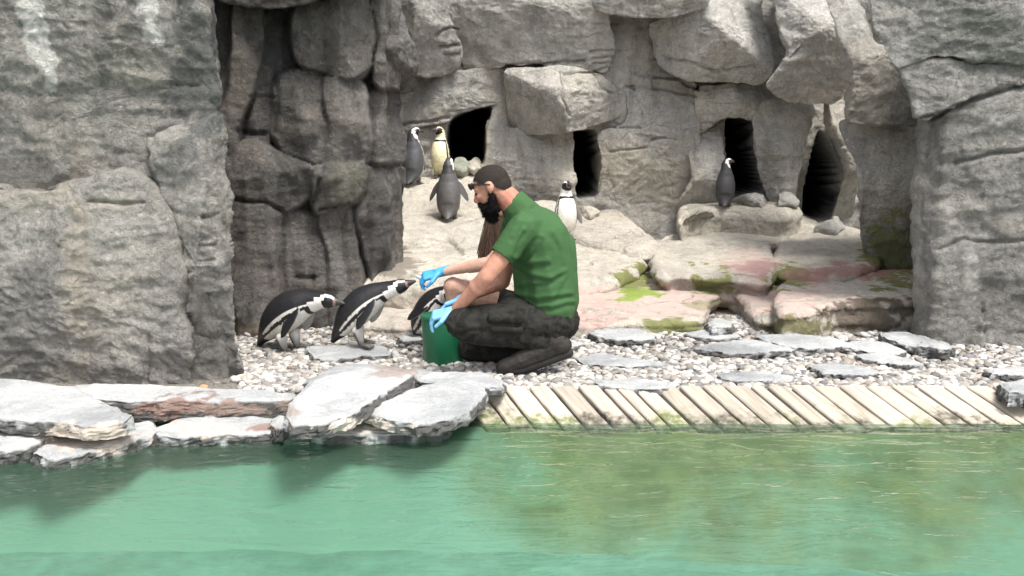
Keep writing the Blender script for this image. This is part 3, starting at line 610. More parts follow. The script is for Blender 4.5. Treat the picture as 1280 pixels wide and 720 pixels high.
# ---- slate slabs -------------------------------------------------------
SL_BLOB = [(225, 510, 70, 14, (.24, .15, .12), .9), (290, 512, 80, 10, (.30, .22, .18), .6), (120, 548, 90, 16, (.62, .52, .44), .75), (245, 537, 60, 12, (.64, .55, .47), .6), (450, 532, 70, 10, (.62, .55, .48), .8), (330, 535, 30, 6, (.26, .16, .13), .8),
           (500, 462, 34, 8, (.30, .22, .18), .6)]
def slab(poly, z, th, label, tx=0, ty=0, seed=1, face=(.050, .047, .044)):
    """split slate: angular outline, stepped cleavage on top, ragged layered sides"""
    rg = np.random.default_rng(seed); res = .010
    if seed > 210: z -= .010
    W = np.array([atZ(px, py, z) for px, py in poly]); O, L = crom(W[:, :2], 300, .14); N = int(np.clip(L / res, 70, 340)); O, L = crom(W[:, :2], N, .14); c = centroid(O)
    nz = np.stack([ridged(np.c_[O * 11, np.full(N, seed * 1.7)], 3), ridged(np.c_[O * 11 + 30, np.full(N, seed * 1.7)], 3)], 1); O = O + nz * .010
    K = int(np.clip(np.linalg.norm(O - c, axis=1).mean() / res, 8, 60)); s = np.linspace(0, 1, K + 1)[1:]
    G = (c + (O - c)[None] * s[:, None, None]).reshape(-1, 2); d = dist_poly(G, O[::2])
    f = fbm(np.c_[G * np.array([2.2, 3.4]), np.full(len(G), seed * 3.1)], 3) * 3.2; st = (np.floor(f) + sstep(.72, 1., f - np.floor(f))) * .0075
    h = z + tx * (G[:, 0] - c[0]) + ty * (G[:, 1] - c[1]) + st - .010 * sstep(.03, 0, d) + .004 * fbm(np.c_[G * 14, np.full(len(G), seed)], 3)
    nl = max(4, int(th / .008)); rims = []; e = h[-N:]; cur = np.zeros(N)
    ang = np.linspace(0, 2 * math.pi, N, endpoint=False)
    for k in range(1, nl + 1):
        cur = .6 * cur + .022 * ridged(np.c_[np.cos(ang) * 4, np.sin(ang) * 4, np.full(N, seed + k * .55)], 3); u = (O - c) / np.linalg.norm(O - c, axis=1)[:, None]
        rims.append(np.c_[O + u * (cur - .012 * k / nl - .004)[:, None], e - th * k / nl])
    Vt = np.vstack([np.c_[G, h]] + rims + [[[c[0], c[1], h[:N].mean()]], [[c[0], c[1], z - th]]]); nr = K + nl; i = np.arange(N); j = (i + 1) % N
    q4 = np.vstack([np.stack([r * N + i, r * N + j, (r + 1) * N + j, (r + 1) * N + i], 1) for r in range(nr - 1)]); n0 = len(Vt) - 2; ls = (nr - 1) * N
    tri = np.vstack([q4[:, [0, 1, 2]], q4[:, [0, 2, 3]], np.stack([np.full(N, n0), j, i], 1), np.stack([np.full(N, n0 + 1), ls + i, ls + j], 1)])
    me = mesh_np('slate_stone', Vt, tri); nn = normals(me)
    if nn[:K * N, 2].mean() < 0: me.flip_normals()
    me.polygons.foreach_set('use_smooth', np.zeros(len(tri), bool)); P = get_co(me); col = paint(P, SL_BLOB)
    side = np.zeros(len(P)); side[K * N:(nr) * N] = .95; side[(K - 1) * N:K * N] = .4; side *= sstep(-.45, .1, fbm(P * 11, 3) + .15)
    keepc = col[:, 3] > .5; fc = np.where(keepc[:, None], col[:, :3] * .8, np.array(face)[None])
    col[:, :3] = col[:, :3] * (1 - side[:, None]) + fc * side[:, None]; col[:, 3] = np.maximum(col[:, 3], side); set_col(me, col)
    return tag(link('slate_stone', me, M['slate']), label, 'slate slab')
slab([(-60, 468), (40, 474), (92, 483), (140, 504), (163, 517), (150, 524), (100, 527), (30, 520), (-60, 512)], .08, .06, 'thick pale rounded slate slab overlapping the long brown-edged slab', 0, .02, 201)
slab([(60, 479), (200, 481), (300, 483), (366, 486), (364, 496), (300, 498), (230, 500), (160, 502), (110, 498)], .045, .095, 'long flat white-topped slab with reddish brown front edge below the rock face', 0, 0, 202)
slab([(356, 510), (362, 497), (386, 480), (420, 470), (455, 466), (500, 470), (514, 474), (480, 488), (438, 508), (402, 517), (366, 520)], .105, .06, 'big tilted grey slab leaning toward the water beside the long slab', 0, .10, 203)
slab([(456, 507), (484, 495), (526, 482), (560, 476), (600, 480), (606, 490), (590, 504), (560, 516), (520, 521), (478, 516)], .062, .055, 'big pale grey slab touching the first ramp plank', 0, .06, 204)
slab([(519, 467), (545, 463), (600, 465), (628, 474), (622, 482), (570, 480), (526, 476)], .07, .05, 'flat pale slab lying just below the green bucket', 0, .0, 205)
slab([(190, 534), (230, 521), (300, 517), (338, 520), (349, 533), (344, 539), (280, 541), (220, 544), (196, 542)], -.045, .06, 'low pale slab at the waterline under the long slab', 0, .04, 206)
slab([(40, 562), (62, 545), (130, 529), (186, 525), (196, 538), (152, 552), (100, 562), (60, 570)], -.04, .06, 'pinkish flat slab sloping into the teal water', 0, .05, 207)
slab([(-60, 518), (30, 523), (70, 534), (62, 544), (30, 556), (-60, 562)], -.02, .07, 'grey jagged slab under the thick rounded slab', 0, .04, 208)
slab([(388, 537), (398, 526), (450, 519), (510, 523), (560, 530), (548, 538), (480, 540), (410, 542)], -.045, .05, 'low cream slab at the waterline under two big tilted slabs', 0, .03, 209)
slab([(336, 524), (346, 517), (360, 519), (366, 528), (350, 532), (340, 530)], -.005, .06, 'small slate chunk wedged below the big tilted slab', 0, 0, 210)
slab([(382, 433), (420, 432), (474, 430), (487, 436), (484, 441), (440, 443), (404, 446), (390, 443)], .045, .06, 'thick grey stone block at the feet of the penguin taking fish', 0, 0, 211)
slab([(378, 476), (405, 460), (426, 454), (480, 453), (506, 458), (496, 464), (456, 467), (425, 470)], .035, .05, 'dark grey slab on the gravel behind the big tilted slab', 0, 0, 212)
slab([(490, 466), (502, 460), (530, 459), (538, 463), (520, 468)], .03, .04, 'small brownish slate piece near the bucket base', 0, 0, 213)
slab([(497, 418), (508, 414), (526, 413), (534, 418), (524, 422), (504, 423)], .045, .05, 'small dark stone on gravel left behind the bucket', 0, 0, 214)
slab([(868, 433), (895, 426), (940, 422), (966, 425), (990, 431), (992, 436), (950, 440), (905, 440)], .04, .05, 'broad pale slab with dark front edge alone on gravel below the terrace', 0, 0, 215)
slab([(944, 418), (990, 416), (1040, 420), (1064, 428), (1040, 431), (1000, 433), (960, 425)], .05, .05, 'grey slab with dark broken edge half of a long pair', 0, 0, 216)
slab([(1050, 431), (1062, 424), (1100, 424), (1132, 437), (1122, 440), (1090, 437)], .045, .045, 'narrow grey slab end to end with the dark edged one', 0, 0, 217)
slab([(1068, 441), (1100, 440), (1140, 446), (1152, 451), (1126, 454), (1080, 447)], .035, .035, 'thin pale slab lying in front of the narrow grey slab', 0, 0, 218)
slab([(1010, 455), (1040, 452), (1080, 458), (1098, 464), (1080, 467), (1030, 465)], .035, .04, 'layered splintered slate on gravel beside the planks', 0, 0, 219)
slab([(896, 466), (940, 462), (990, 466), (988, 473), (930, 474), (905, 472)], .03, .04, 'half buried grey slab in gravel just above the planks', 0, 0, 220)
slab([(1100, 414), (1128, 412), (1160, 420), (1192, 432), (1176, 436), (1140, 429), (1108, 422)], .07, .07, 'dark wedge of slate leaning at the foot of the flat rock face', 0, 0, 221)
slab([(1232, 460), (1262, 457), (1310, 458), (1310, 465), (1270, 467), (1240, 465)], .045, .05, 'dark edged slab on gravel under the flat rock face', 0, 0, 222)
slab([(736, 411), (752, 409), (800, 412), (818, 417), (812, 421), (770, 423), (744, 418)], .055, .055, 'grey brown slab right below the mossy terrace step', 0, 0, 223)
slab([(720, 446), (750, 441), (800, 446), (836, 452), (790, 455), (732, 452)], .03, .035, 'pale bluish thin slab on gravel behind the kneeling man\'s boots', 0, 0, 224)
slab([(743, 474), (790, 470), (840, 473), (848, 478), (820, 483), (750, 480)], .035, .05, 'long dark slab lying along the top of the planks', 0, 0, 225)
slab([(855, 415), (880, 411), (918, 412), (925, 418), (884, 421)], .04, .045, 'small flat pale slab beside the pebble inlet in the terrace', 0, 0, 226)
slab([(884, 400), (896, 396), (912, 399), (914, 405), (890, 406)], .10, .11, 'small dark stone at the edge of the pebble inlet', 0, 0, 227, face=(.05, .045, .04))
slab([(700, 427), (716, 423), (728, 427), (722, 431), (706, 431)], .035, .035, 'small dark slate chip behind the boot heel', 0, 0, 228)
slab([(1250, 478), (1290, 470), (1310, 480), (1300, 490), (1262, 490)], .06, .07, 'dark lump of slate at the end of the planks', 0, 0, 229, face=(.06, .06, .06))

# loose boulders near the nest holes
def loose(px, py, Y, rx, rz, label, mat, seed, blobs=()):
    n = 16; poly = [(px + rx * math.cos(a), py - rz * math.sin(a) * (1.0 if math.sin(a) > 0 else .8)) for a in np.linspace(0, 2 * math.pi, n, endpoint=False)]
    bpy.context.view_layer.update(); w = atY(px, py, Y); dg = bpy.context.evaluated_depsgraph_get()
    ok, loc, *_ = scene.ray_cast(dg, Vector((w[0], Y + .08, w[2] + .35)), Vector((0, 0, -1)))
    o = boulder(poly, Y, mat, None, .14, .12, 0, .3, .16, .9, .010, seed, 1.3, blobs=blobs)
    zb = get_co(o.data)[:, 2]; hgt = zb.max() - zb.min()
    if ok: o.location.z = float(np.clip(loc.z - .28 * hgt - zb.min(), -.12, .12))
    return tag(o, label, 'boulder')
loose(592, 198, 9.38, 9, 16, 'smooth cream egg shaped stone leaning beside the nest hole above the man\'s head', M['terrace'], 301)
loose(577, 210, 9.35, 15, 20, 'greenish grey rounded rock between a pale bellied penguin and the cream stone', B, 302, [(577, 208, 30, 30, (.40, .44, .34), .7)])
loose(738, 254, 9.2, 15, 9, 'small pale rock before the narrow rectangular nest hole', M['terrace'], 303)
loose(950, 243, 9.15, 20, 11, 'flat grey rock beside the penguin standing at a nest hole', B, 304)
loose(990, 272, 9.1, 15, 15, 'rounded grey rock at the lower corner of the pointed nest hole', B, 305)
loose(1046, 272, 9.0, 24, 13, 'squat grey rock closing the foot of the pointed nest hole', B, 306)

bpy.context.view_layer.update()
DG = bpy.context.evaluated_depsgraph_get()
def hit(px, py):
    d = ray(px, py); ok, loc, *_ = scene.ray_cast(DG, Vector(CAM), V(d).normalized()); return np.array(loc) if ok else None
def floor_z(x, y, z=1.6):
    ok, loc, *_ = scene.ray_cast(DG, Vector((x, y, z)), Vector((0, 0, -1))); return loc.z if ok else 0.

# ---- pebbles -----------------------------------------------------------
bm = bmesh.new(); bmesh.ops.create_icosphere(bm, subdivisions=2, radius=1); bm.verts.ensure_lookup_table()
IV = np.array([v.co[:] for v in bm.verts]); IF = np.array([[v.index for v in f.verts] for f in bm.faces]); bm.free()
pal = np.array([(.30, .285, .27), (.46, .445, .425), (.56, .535, .50), (.60, .585, .56), (.36, .31, .265), (.24, .235, .235), (.52, .475, .42), (.64, .625, .605)])
shapes = []
for k in range(10):
    v = IV.copy(); v *= 1 + .16 * perlin(v * .9 + k * 5.1)[:, None] * 2; me = mesh_np('pebble', v, IF); set_col(me, np.zeros((len(v), 4))); me.materials.append(M['pebble']); shapes.append((v, me))
spots = []
n = 0
while n < 15500:
    px = random.uniform(270, 1310) ; py = random.uniform(396, 486)
    if random.random() > (py - 330) / 150: continue
    g = atZ(px, py, .0); x, y = g[0], g[1]
    if y < 4.84: continue
    if px < 300 and y < 5.0: continue
    spots.append((x, y)); n += 1
for _ in range(700):
    g = atZ(random.uniform(880, 945), random.uniform(374, 404), .03); spots.append((g[0], g[1]))
vs, fs, cs = [], [], []; cnt = 0; big = 0
for (x, y) in spots:
    ok, loc, nr, fi, ob, mw = scene.ray_cast(DG, Vector((x, y, .5)), Vector((0, 0, -1)))
    if not ok or (ob.name != 'gravel_bed' and not ob.name.startswith('gravel')):
        if not (ok and ob.name.startswith('rock_terrace') and loc.z < .12 and y < 6.9): continue
    r = random.choice((.011, .014, .017, .022)) * random.uniform(.85, 1.25)
    R3 = Euler((random.uniform(-.4, .4), random.uniform(-.4, .4), random.uniform(0, 6.28))).to_matrix()
    sc = (r * random.uniform(1.0, 1.5), r, r * random.uniform(.5, .75)); k = random.randrange(10)
    loc_z = loc.z + sc[2] * random.uniform(.2, .9)
    if big < 300 and y < 5.55 and r > .0215:
        o = link('pebble', shapes[k][1], None, gravel); o.matrix_parent_inverse = Matrix(); o.location = (x, y, loc_z); o.rotation_euler = R3.to_euler(); o.scale = sc; big += 1; continue
    v = (shapes[k][0] * np.array(sc)) @ np.array(R3).T + np.array([x, y, loc_z]); vs.append(v); fs.append(IF + cnt * len(IV)); cnt += 1
    c = pal[random.randrange(8)] * random.uniform(.5, .9); cs.append(np.tile(np.r_[c, 1], (len(IV), 1)))
me = mesh_np('pebbles', np.vstack(vs), np.vstack(fs)); set_col(me, np.vstack(cs)); po = link('pebbles', me, M['pebble'], gravel); po['kind'] = 'stuff'
g = atZ(253, 482, .0); os_ = mesh_np('orange_stone', shapes[3][0] * np.array([.024, .017, .014]), IF); set_col(os_, np.tile(np.array([.50, .27, .13, 1]), (len(IV), 1)))
oo = link('orange_stone', os_, M['pebble']); oo.location = (g[0], g[1] + .02, floor_z(g[0], g[1] + .02, .5) + .008); tag(oo, 'small orange stone at the foot of the lime streaked rock face', 'stone')

# ================================================================== BODIES
_ico = {}
def ico(n):
    if n not in _ico:
        b = bmesh.new(); bmesh.ops.create_icosphere(b, subdivisions=n, radius=1); _ico[n] = [v.co.copy() for v in b.verts]; b.free()
    return _ico[n]
def cap_bm(bm, p0, r0, p1, r1, seg=2):
    b = bmesh.new()
    for p, r in ((p0, r0), (p1, r1)):
        c = V(p)
        for v in ico(seg): b.verts.new(c + v * r)
    d = bmesh.ops.convex_hull(b, input=b.verts[:])
    dead = [v for v in b.verts if not v.link_faces]
    bmesh.ops.delete(b, geom=dead, context='VERTS')
    tmp = bpy.data.meshes.new('t'); b.to_mesh(tmp); b.free(); bm.from_mesh(tmp); bpy.data.meshes.remove(tmp)
def ell_bm(bm, c, r, rot=None):
    m = Matrix.Translation(V(c)) @ (rot.to_4x4() if rot else Matrix()) @ Matrix.Diagonal((*r, 1)); bmesh.ops.create_icosphere(bm, subdivisions=3, radius=1, matrix=m)
def blob(name, prims, voxel, smooth=6, grow=0.):
    """tapered limbs and ellipsoids fused into one continuous skin"""
    allm = []
    bmx = bmesh.new()
    for p in prims:
        b = bmesh.new()
        if p[0] == 'c': cap_bm(b, p[1], p[2] + grow, p[3], p[4] + grow)
        else: ell_bm(b, p[1], tuple(q + grow for q in p[2]), p[3] if len(p) > 3 else None)
        tmp = bpy.data.meshes.new('t'); b.to_mesh(tmp); b.free(); bmx.from_mesh(tmp); bpy.data.meshes.remove(tmp)
    me = bpy.data.meshes.new(name); bmx.to_mesh(me); bmx.free(); o = bpy.data.objects.new(name, me); C.objects.link(o)
    r = o.modifiers.new('r', 'REMESH'); r.mode = 'VOXEL'; r.voxel_size = voxel; r.use_smooth_shade = True
    if smooth: s = o.modifiers.new('s', 'SMOOTH'); s.factor = .5; s.iterations = smooth
    dg = bpy.context.evaluated_depsgraph_get(); nm = bpy.data.meshes.new_from_object(o.evaluated_get(dg)); bpy.data.objects.remove(o); bpy.data.meshes.remove(me)
    nm.name = name; nm.polygons.foreach_set('use_smooth', [True] * len(nm.polygons)); return nm
def cut(me, co, no):
    b = bmesh.new(); b.from_mesh(me); bmesh.ops.bisect_plane(b, geom=b.verts[:] + b.edges[:] + b.faces[:], plane_co=V(co), plane_no=V(no), clear_outer=True); b.to_mesh(me); b.free(); me.update()

# ---- penguins ----------------------------------------------------------
def spline1(t, k, v): # smooth interpolation of rows v at knots k
    v = np.asarray(v, float); out = np.zeros((len(t), v.shape[1])); m = np.gradient(v, k, axis=0)
    for a in range(len(k) - 1):
        s = (t >= k[a]) & (t <= k[a + 1]); h = k[a + 1] - k[a]; u = ((t[s] - k[a]) / h)[:, None]
        out[s] = (2*u**3-3*u**2+1)*v[a] + (u**3-2*u**2+u)*h*m[a] + (-2*u**3+3*u**2)*v[a+1] + (u**3-u**2)*h*m[a+1]
    return out
UPR = [(-.150, .015, .012, .006), (-.115, .045, .040, .020), (-.065, .085, .082, .062), (-.022, .155, .104, .098), (.002, .245, .106, .104), (.004, .325, .094, .090), (-.006, .392, .070, .066), (-.006, .440, .052, .051), (.006, .482, .048, .050), (.034, .508, .042, .043), (.066, .512, .022, .024), (.090, .508, .012, .015), (.115, .498, .003, .004)]
KN = np.array([0, .05, .12, .25, .38, .50, .61, .69, .77, .84, .90, .945, 1.0])
def penguin(name, label, loc, heading, spine=None, back=(.018, .018, .021), belly=(.78, .76, .72), flip=(.35, .35), scale=1., foot_u=(.01, .01), flip_swing=(0, 0), ground=None, foot_z=0., head_turn=0., headback=None):
    sp = np.array(spine or UPR, float); NR, NS = (210, 112) if spine else (150, 84); t = np.linspace(0, 1, NR); S = spline1(t, KN, sp); S[:, 2:] = np.maximum(S[:, 2:], .0025)
    S[0, 2:] = .002; S[-1, 2:] = .002
    tan = np.gradient(S[:, :2], axis=0); tan /= np.linalg.norm(tan, axis=1)[:, None]
    for _ in range(6): tan[1:-1] = (tan[:-2] + 2 * tan[1:-1] + tan[2:]) / 4
    tan /= np.linalg.norm(tan, axis=1)[:, None]; dorsal = np.stack([-tan[:, 1], tan[:, 0]], 1)
    ph = np.linspace(0, 2 * math.pi, NS, endpoint=False)                 # 0 = back of the bird
    cu = S[:, None, 0] + dorsal[:, None, 0] * S[:, None, 3] * np.cos(ph)[None]; cz = S[:, None, 1] + dorsal[:, None, 1] * S[:, None, 3] * np.cos(ph)[None]
    cl = S[:, None, 2] * np.sin(ph)[None]
    P = np.stack([cu, cl, cz], 2)
    if head_turn:
        k = sstep(.64, .80, t)[:, None] * head_turn; pv = S[np.searchsorted(t, .76), :1]
        x = P[..., 0] - pv; y = P[..., 1].copy(); P[..., 0] = pv + x * np.cos(k) - y * np.sin(k); P[..., 1] = x * np.sin(k) + y * np.cos(k)
    P = P.reshape(-1, 3)
    i = np.arange(NS); j = (i + 1) % NS; q4 = np.vstack([np.stack([r * NS + i, r * NS + j, (r + 1) * NS + j, (r + 1) * NS + i], 1) for r in range(NR - 1)])
    T = np.repeat(t, NS); A = np.tile(ph, NR); A = np.minimum(A, 2 * math.pi - A)                 # 0 back .. pi belly
    bk, wh, bl = np.array(back), np.array(belly), np.array((.014, .014, .016)); col = np.tile(bk, (len(P), 1))
    jit = fbm(P * 40 + 3, 2) * .03; Aj = A + jit * 2; Tj = T + jit * .25
    def put(m, c): col[m] = c
    put((Tj > .13) & (Tj < .66) & (Aj > 1.72) & (Aj < 1.90), wh * .95)
    put((Tj > .14) & (Tj < .64) & (Aj > 1.90) & (Aj < 2.12), bl)
    put((Tj > .10) & (Tj < .585) & (Aj > 2.12), wh)
    put((Tj > .585) & (Tj < .632) & (Aj > 1.85), bl)
    put((Tj > .632) & (Tj < .70) & (Aj > 1.55), wh)
    put((Tj > .70) & (Tj < .90), bl); put((Tj > .64) & (Tj < .86) & (Aj < 1.3), bl * .6 + bk * .4)
    put((Tj > .69) & (Tj < .775) & (Aj > 1.1), wh)
    put((Tj > .755) & (Tj < .805) & (Aj > .70) & (Aj < 1.45), wh)
    put((Tj > .79) & (Tj < .885) & (Aj > .50) & (Aj < .98), wh)
    put((Tj > .885) & (Tj < .915) & (Aj > .8), np.array((.24, .15, .14))); put(Tj > .91, np.array((.045, .04, .04)))
    put((Tj < .10), bk * .8)
    spk = (Tj > .2) & (Tj < .55) & (Aj > 2.0) & (perlin(P * 70) > .5); put(spk, bl * 2)
    dirt = np.clip(.55 + .9 * fbm(P * 16 + 5, 4), 0, 1)[:, None] * sstep(.6, .15, T)[:, None]; col = col * (1 - dirt * np.array([.22, .27, .36])); col *= (1 + .22 * fbm(P * np.array([60, 60, 22.]), 2))[:, None]
    Vs, Fs, Cs = [P], [np.vstack([q4[:, [0, 1, 2]], q4[:, [0, 2, 3]]])], [col]; off = len(P)
    def add(Pp, Ff, cc):
        nonlocal off
        Vs.append(Pp); Fs.append(Ff + off); Cs.append(cc); off += len(Pp)
    # flippers: a flat curved blade from each shoulder
    si = np.searchsorted(t, .535); sh, stn, sdr = S[si], tan[si], dorsal[si]
    for side, ang, sw in ((1, flip[0], flip_swing[0]), (-1, flip[1], flip_swing[1])):
        n, m = 22, 14; u = np.linspace(0, 1, n); L = .215
        wdt = np.interp(u, [0, .12, .35, .7, .92, 1], [.026, .040, .044, .036, .020, .003]); th = np.interp(u, [0, .2, 1], [.014, .010, .003])
        down = np.array([-stn[0] * math.cos(sw) + sdr[0] * math.sin(-sw), 0, -stn[1] * math.cos(sw) + sdr[1] * math.sin(-sw)]); outv = np.array([0, side, 0])
        org = np.array([sh[0], side * sh[2] * .88, sh[1]])
        a = ang * (1 - .35 * u); cx = org + np.cumsum((down[None] * np.cos(a)[:, None] + outv[None] * np.sin(a)[:, None]) * (L / n), 0) - outv * .012
        wd = np.array([sdr[0], 0, sdr[1]]); wd = wd - down * (wd @ down); wd /= np.linalg.norm(wd); wd = wd * .8 - outv * .6 * min(1, ang * 1.6); wd = wd - down * (wd @ down); wd /= np.linalg.norm(wd); nrm = np.cross(down, wd)
        e = np.linspace(0, 2 * math.pi, m, endpoint=False)
        Q = (cx[:, None] + wd[None, None] * (wdt[:, None] * np.cos(e)[None])[..., None] + nrm[None, None] * (th[:, None] * np.sin(e)[None])[..., None]).reshape(-1, 3)
        ii = np.arange(m); jj = (ii + 1) % m; f4 = np.vstack([np.stack([r * m + ii, r * m + jj, (r + 1) * m + jj, (r + 1) * m + ii], 1) for r in range(n - 1)])
        cc = np.tile(bk * .9, (len(Q), 1)); inner = (np.tile(np.sign(np.sin(e) * nrm[1] * side), n) < 0); cc[inner] = wh * .55
        cc[np.tile(np.abs(np.cos(e)) > .93, n) & (np.tile(np.cos(e), n) > 0)] = bk
        add(Q, np.vstack([f4[:, [0, 1, 2]], f4[:, [0, 2, 3]]]), cc)
    # legs and webbed feet
    for side, fu in ((1, foot_u[0]), (-1, foot_u[1])):
        b = bmesh.new(); y = side * .05; z0 = foot_z
        cap_bm(b, (fu - .02, y, z0 + .10), .034, (fu, y, z0 + .022), .017, 2)
        for k in (-1, 0, 1): cap_bm(b, (fu, y, z0 + .018), .014, (fu + .075 - .01 * abs(k), y + k * .026, z0 + .008), .007, 1)
        cap_bm(b, (fu + .01, y, z0 + .010), .009, (fu + .055, y - .016, z0 + .006), .005, 1); cap_bm(b, (fu + .01, y, z0 + .010), .009, (fu + .055, y + .016, z0 + .006), .005, 1)
        bmesh.ops.triangulate(b, faces=b.faces); b.verts.index_update()
        Q = np.array([v.co[:] for v in b.verts]); Ff = np.array([[v.index for v in f.verts] for f in b.faces]); b.free()
        cc = np.tile(np.array((.085, .075, .07)), (len(Q), 1)); cc[Q[:, 2] > z0 + .085] = wh * .8; add(Q, Ff, cc)
    me = mesh_np(name, np.vstack(Vs) * scale, np.vstack(Fs)); set_col(me, np.c_[np.vstack(Cs), np.ones(off)])
    o = link(name, me, M['plumage']); o.location = loc; o.rotation_euler = (0, 0, heading)
    return tag(o, label, 'penguin')
def px_spine(pts, foot, Y, x0):
    """side-on pose read from the picture: axis points with half-widths in pixels; local u = right, z = up from the feet"""
    k = (Y * FWD[1] + (1.3) * .15) / F; out = []
    g = atY(*foot, Y)
    for (px, py, r, lat) in pts:
        w = atY(px, py, Y); out.append((w[0] - g[0], w[2] - g[2], lat * k, r * k))
    return out
# penguin leaning forward, tail on the gravel
f1 = (366, 440); g1 = hit(*f1); Y1 = g1[1]
sp1 = px_spine([(317, 436, 2, 3), (323, 427, 6, 8), (332, 417, 12, 16), (346, 402, 20, 22), (362, 389, 22, 22), (378, 381, 18.5, 19), (392, 377, 14, 14), (403, 375, 11, 11), (412, 374.5, 9.5, 10), (420, 374.5, 8.5, 9), (427, 375.5, 5.0, 5), (432, 376, 3.2, 3), (438, 377, 1, 1)], f1, Y1, 0)
penguin('penguin', 'black and white penguin leaning forward second in line for the fish', (g1[0], g1[1], g1[2] - .004), math.radians(-22), sp1, flip=(.3, .3), foot_u=(.0, -.02), flip_swing=(.85, .85), scale=1.05)
f2 = (446, 431); g2 = hit(*f2); Y2 = g2[1]
sp2 = px_spine([(414, 429, 2, 3), (419, 421, 6, 8), (427, 411, 11, 15), (440, 394, 18.5, 21), (455, 379, 19.5, 21), (468, 370, 16, 17), (481, 364, 12, 12.5), (491, 360.5, 10, 10), (499, 358, 9, 9.5), (506, 355.5, 7.5, 8), (512, 353, 4.5, 5), (516.5, 351.5, 3, 3), (522, 350, 1, 1)], f2, Y2, 0)
penguin('penguin', 'black and white penguin stretching its beak to take fish from the blue glove', (g2[0], g2[1], g2[2] - .004), math.radians(-14), sp2, flip=(.3, .3), foot_u=(.01, .05), flip_swing=(.70, .70), scale=1.03)
# penguin half hidden behind the bucket, bending forward
sp3 = [(u * .96, z * .96, a, b) for u, z, a, b in [(-.17, .03, .012, .006), (-.14, .06, .04, .02), (-.10, .10, .08, .06), (-.05, .165, .10, .095), (.0, .235, .102, .10), (.05, .295, .088, .085), (.10, .335, .066, .062), (.135, .352, .05, .05), (.17, .358, .048, .048), (.20, .352, .04, .042), (.23, .338, .022, .024), (.25, .328, .012, .014), (.27, .315, .003, .004)]]
g3 = atZ(541, 421, .0); penguin('penguin', 'penguin half hidden behind the green bucket with flipper hanging', (g3[0], 6.02, floor_z(g3[0], 6.02) - .004), math.radians(-42), sp3, flip=(.3, .35))
def stand(label, px, py, heading, Y=None, **kw):
    g = hit(px, py)
    if Y: g = atY(px, py, Y); g[2] = floor_z(g[0], g[1], 1.0)
    print('penguin', px, py, g); return penguin('penguin', label, (g[0], g[1], g[2] - .006), math.radians(heading), **kw)
GREY = (.075, .077, .085)  # black plumage lightened to grey, bright light put into the colour
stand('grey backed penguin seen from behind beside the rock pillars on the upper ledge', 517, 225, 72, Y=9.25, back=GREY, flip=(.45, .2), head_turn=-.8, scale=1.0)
stand('yellow bellied penguin facing out beside the nest hole', 551, 222, -105, belly=(.80, .75, .50), flip=(.12, .12), head_turn=-.6, scale=.92)
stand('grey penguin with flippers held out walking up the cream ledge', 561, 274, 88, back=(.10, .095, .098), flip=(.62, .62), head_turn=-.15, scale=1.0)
stand('white fronted penguin facing out just behind the green shirt', 707, 299, -80, flip=(.45, .3), head_turn=.2, scale=.95)
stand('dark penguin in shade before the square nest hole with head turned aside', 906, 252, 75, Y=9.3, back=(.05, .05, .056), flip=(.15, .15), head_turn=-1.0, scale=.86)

# ---- bucket ------------------------------------------------------------
gb = atZ(554, 452, 0.0); bx_, by_ = gb[0], gb[1] + .06; bz = floor_z(bx_, by_) - .005
bucket = empty('bucket', (bx_, by_, bz)); tag(bucket, 'dark green plastic bucket held by the kneeling man', 'bucket')
def lathe(name, prof, mat, parent, n=48):
    bm = bmesh.new(); rings = []
    for r, z in prof: rings.append([bm.verts.new((r * math.cos(2 * math.pi * i / n), r * math.sin(2 * math.pi * i / n), z)) for i in range(n)])
    for a, b in zip(rings[:-1], rings[1:]):
        for i in range(n): bm.faces.new((a[i], a[(i + 1) % n], b[(i + 1) % n], b[i]))
    bm.faces.new(rings[0][::-1]); bm.faces.new(rings[-1]); bmesh.ops.recalc_face_normals(bm, faces=bm.faces); return from_bm(name, bm, mat, parent)
gm = flat('green_bucket_plastic', (.006, .115, .05), .38, .5, 60, .05, .002, .1, 6)
BH = .285
lathe('bucket_wall', [(.117, 0), (.120, .004), (.1275, BH - .012), (.1275, BH), (.1225, BH), (.121, BH - .03), (.114, .012), (.02, .010)], gm, bucket)
lathe('bucket_rim', [(.1280, BH - .016), (.1325, BH - .016), (.1325, BH + .002), (.1270, BH + .002), (.1270, BH - .004)], gm, bucket)
fishm = flat('silver_fish', (.42, .44, .46), .3, .6)
def fish(loc, rot, label, s=1.):
    b = bmesh.new(); ell_bm(b, (0, 0, 0), (.05 * s, .011 * s, .016 * s)); 
    t1 = [b.verts.new(Vector(p) * s) for p in ((-.045, .003, 0), (-.072, .002, .018), (-.064, .001, 0), (-.072, .002, -.018), (-.045, -.003, 0), (-.072, -.002, .018), (-.072, -.002, -.018))]
    b.faces.new((t1[0], t1[1], t1[2], t1[3])); b.faces.new((t1[4], t1[6], t1[2], t1[5]))
    o = from_bm('fish', b, fishm); o.location = loc; o.rotation_euler = rot; return tag(o, label, 'fish')
for k in range(4):
    fish((bx_ + random.uniform(-.05, .05), by_ + random.uniform(-.05, .05), bz + .03 + .02 * k), (0, 0, k * 1.3), 'small silver fish lying inside the green bucket')['group'] = 'fish in the bucket'

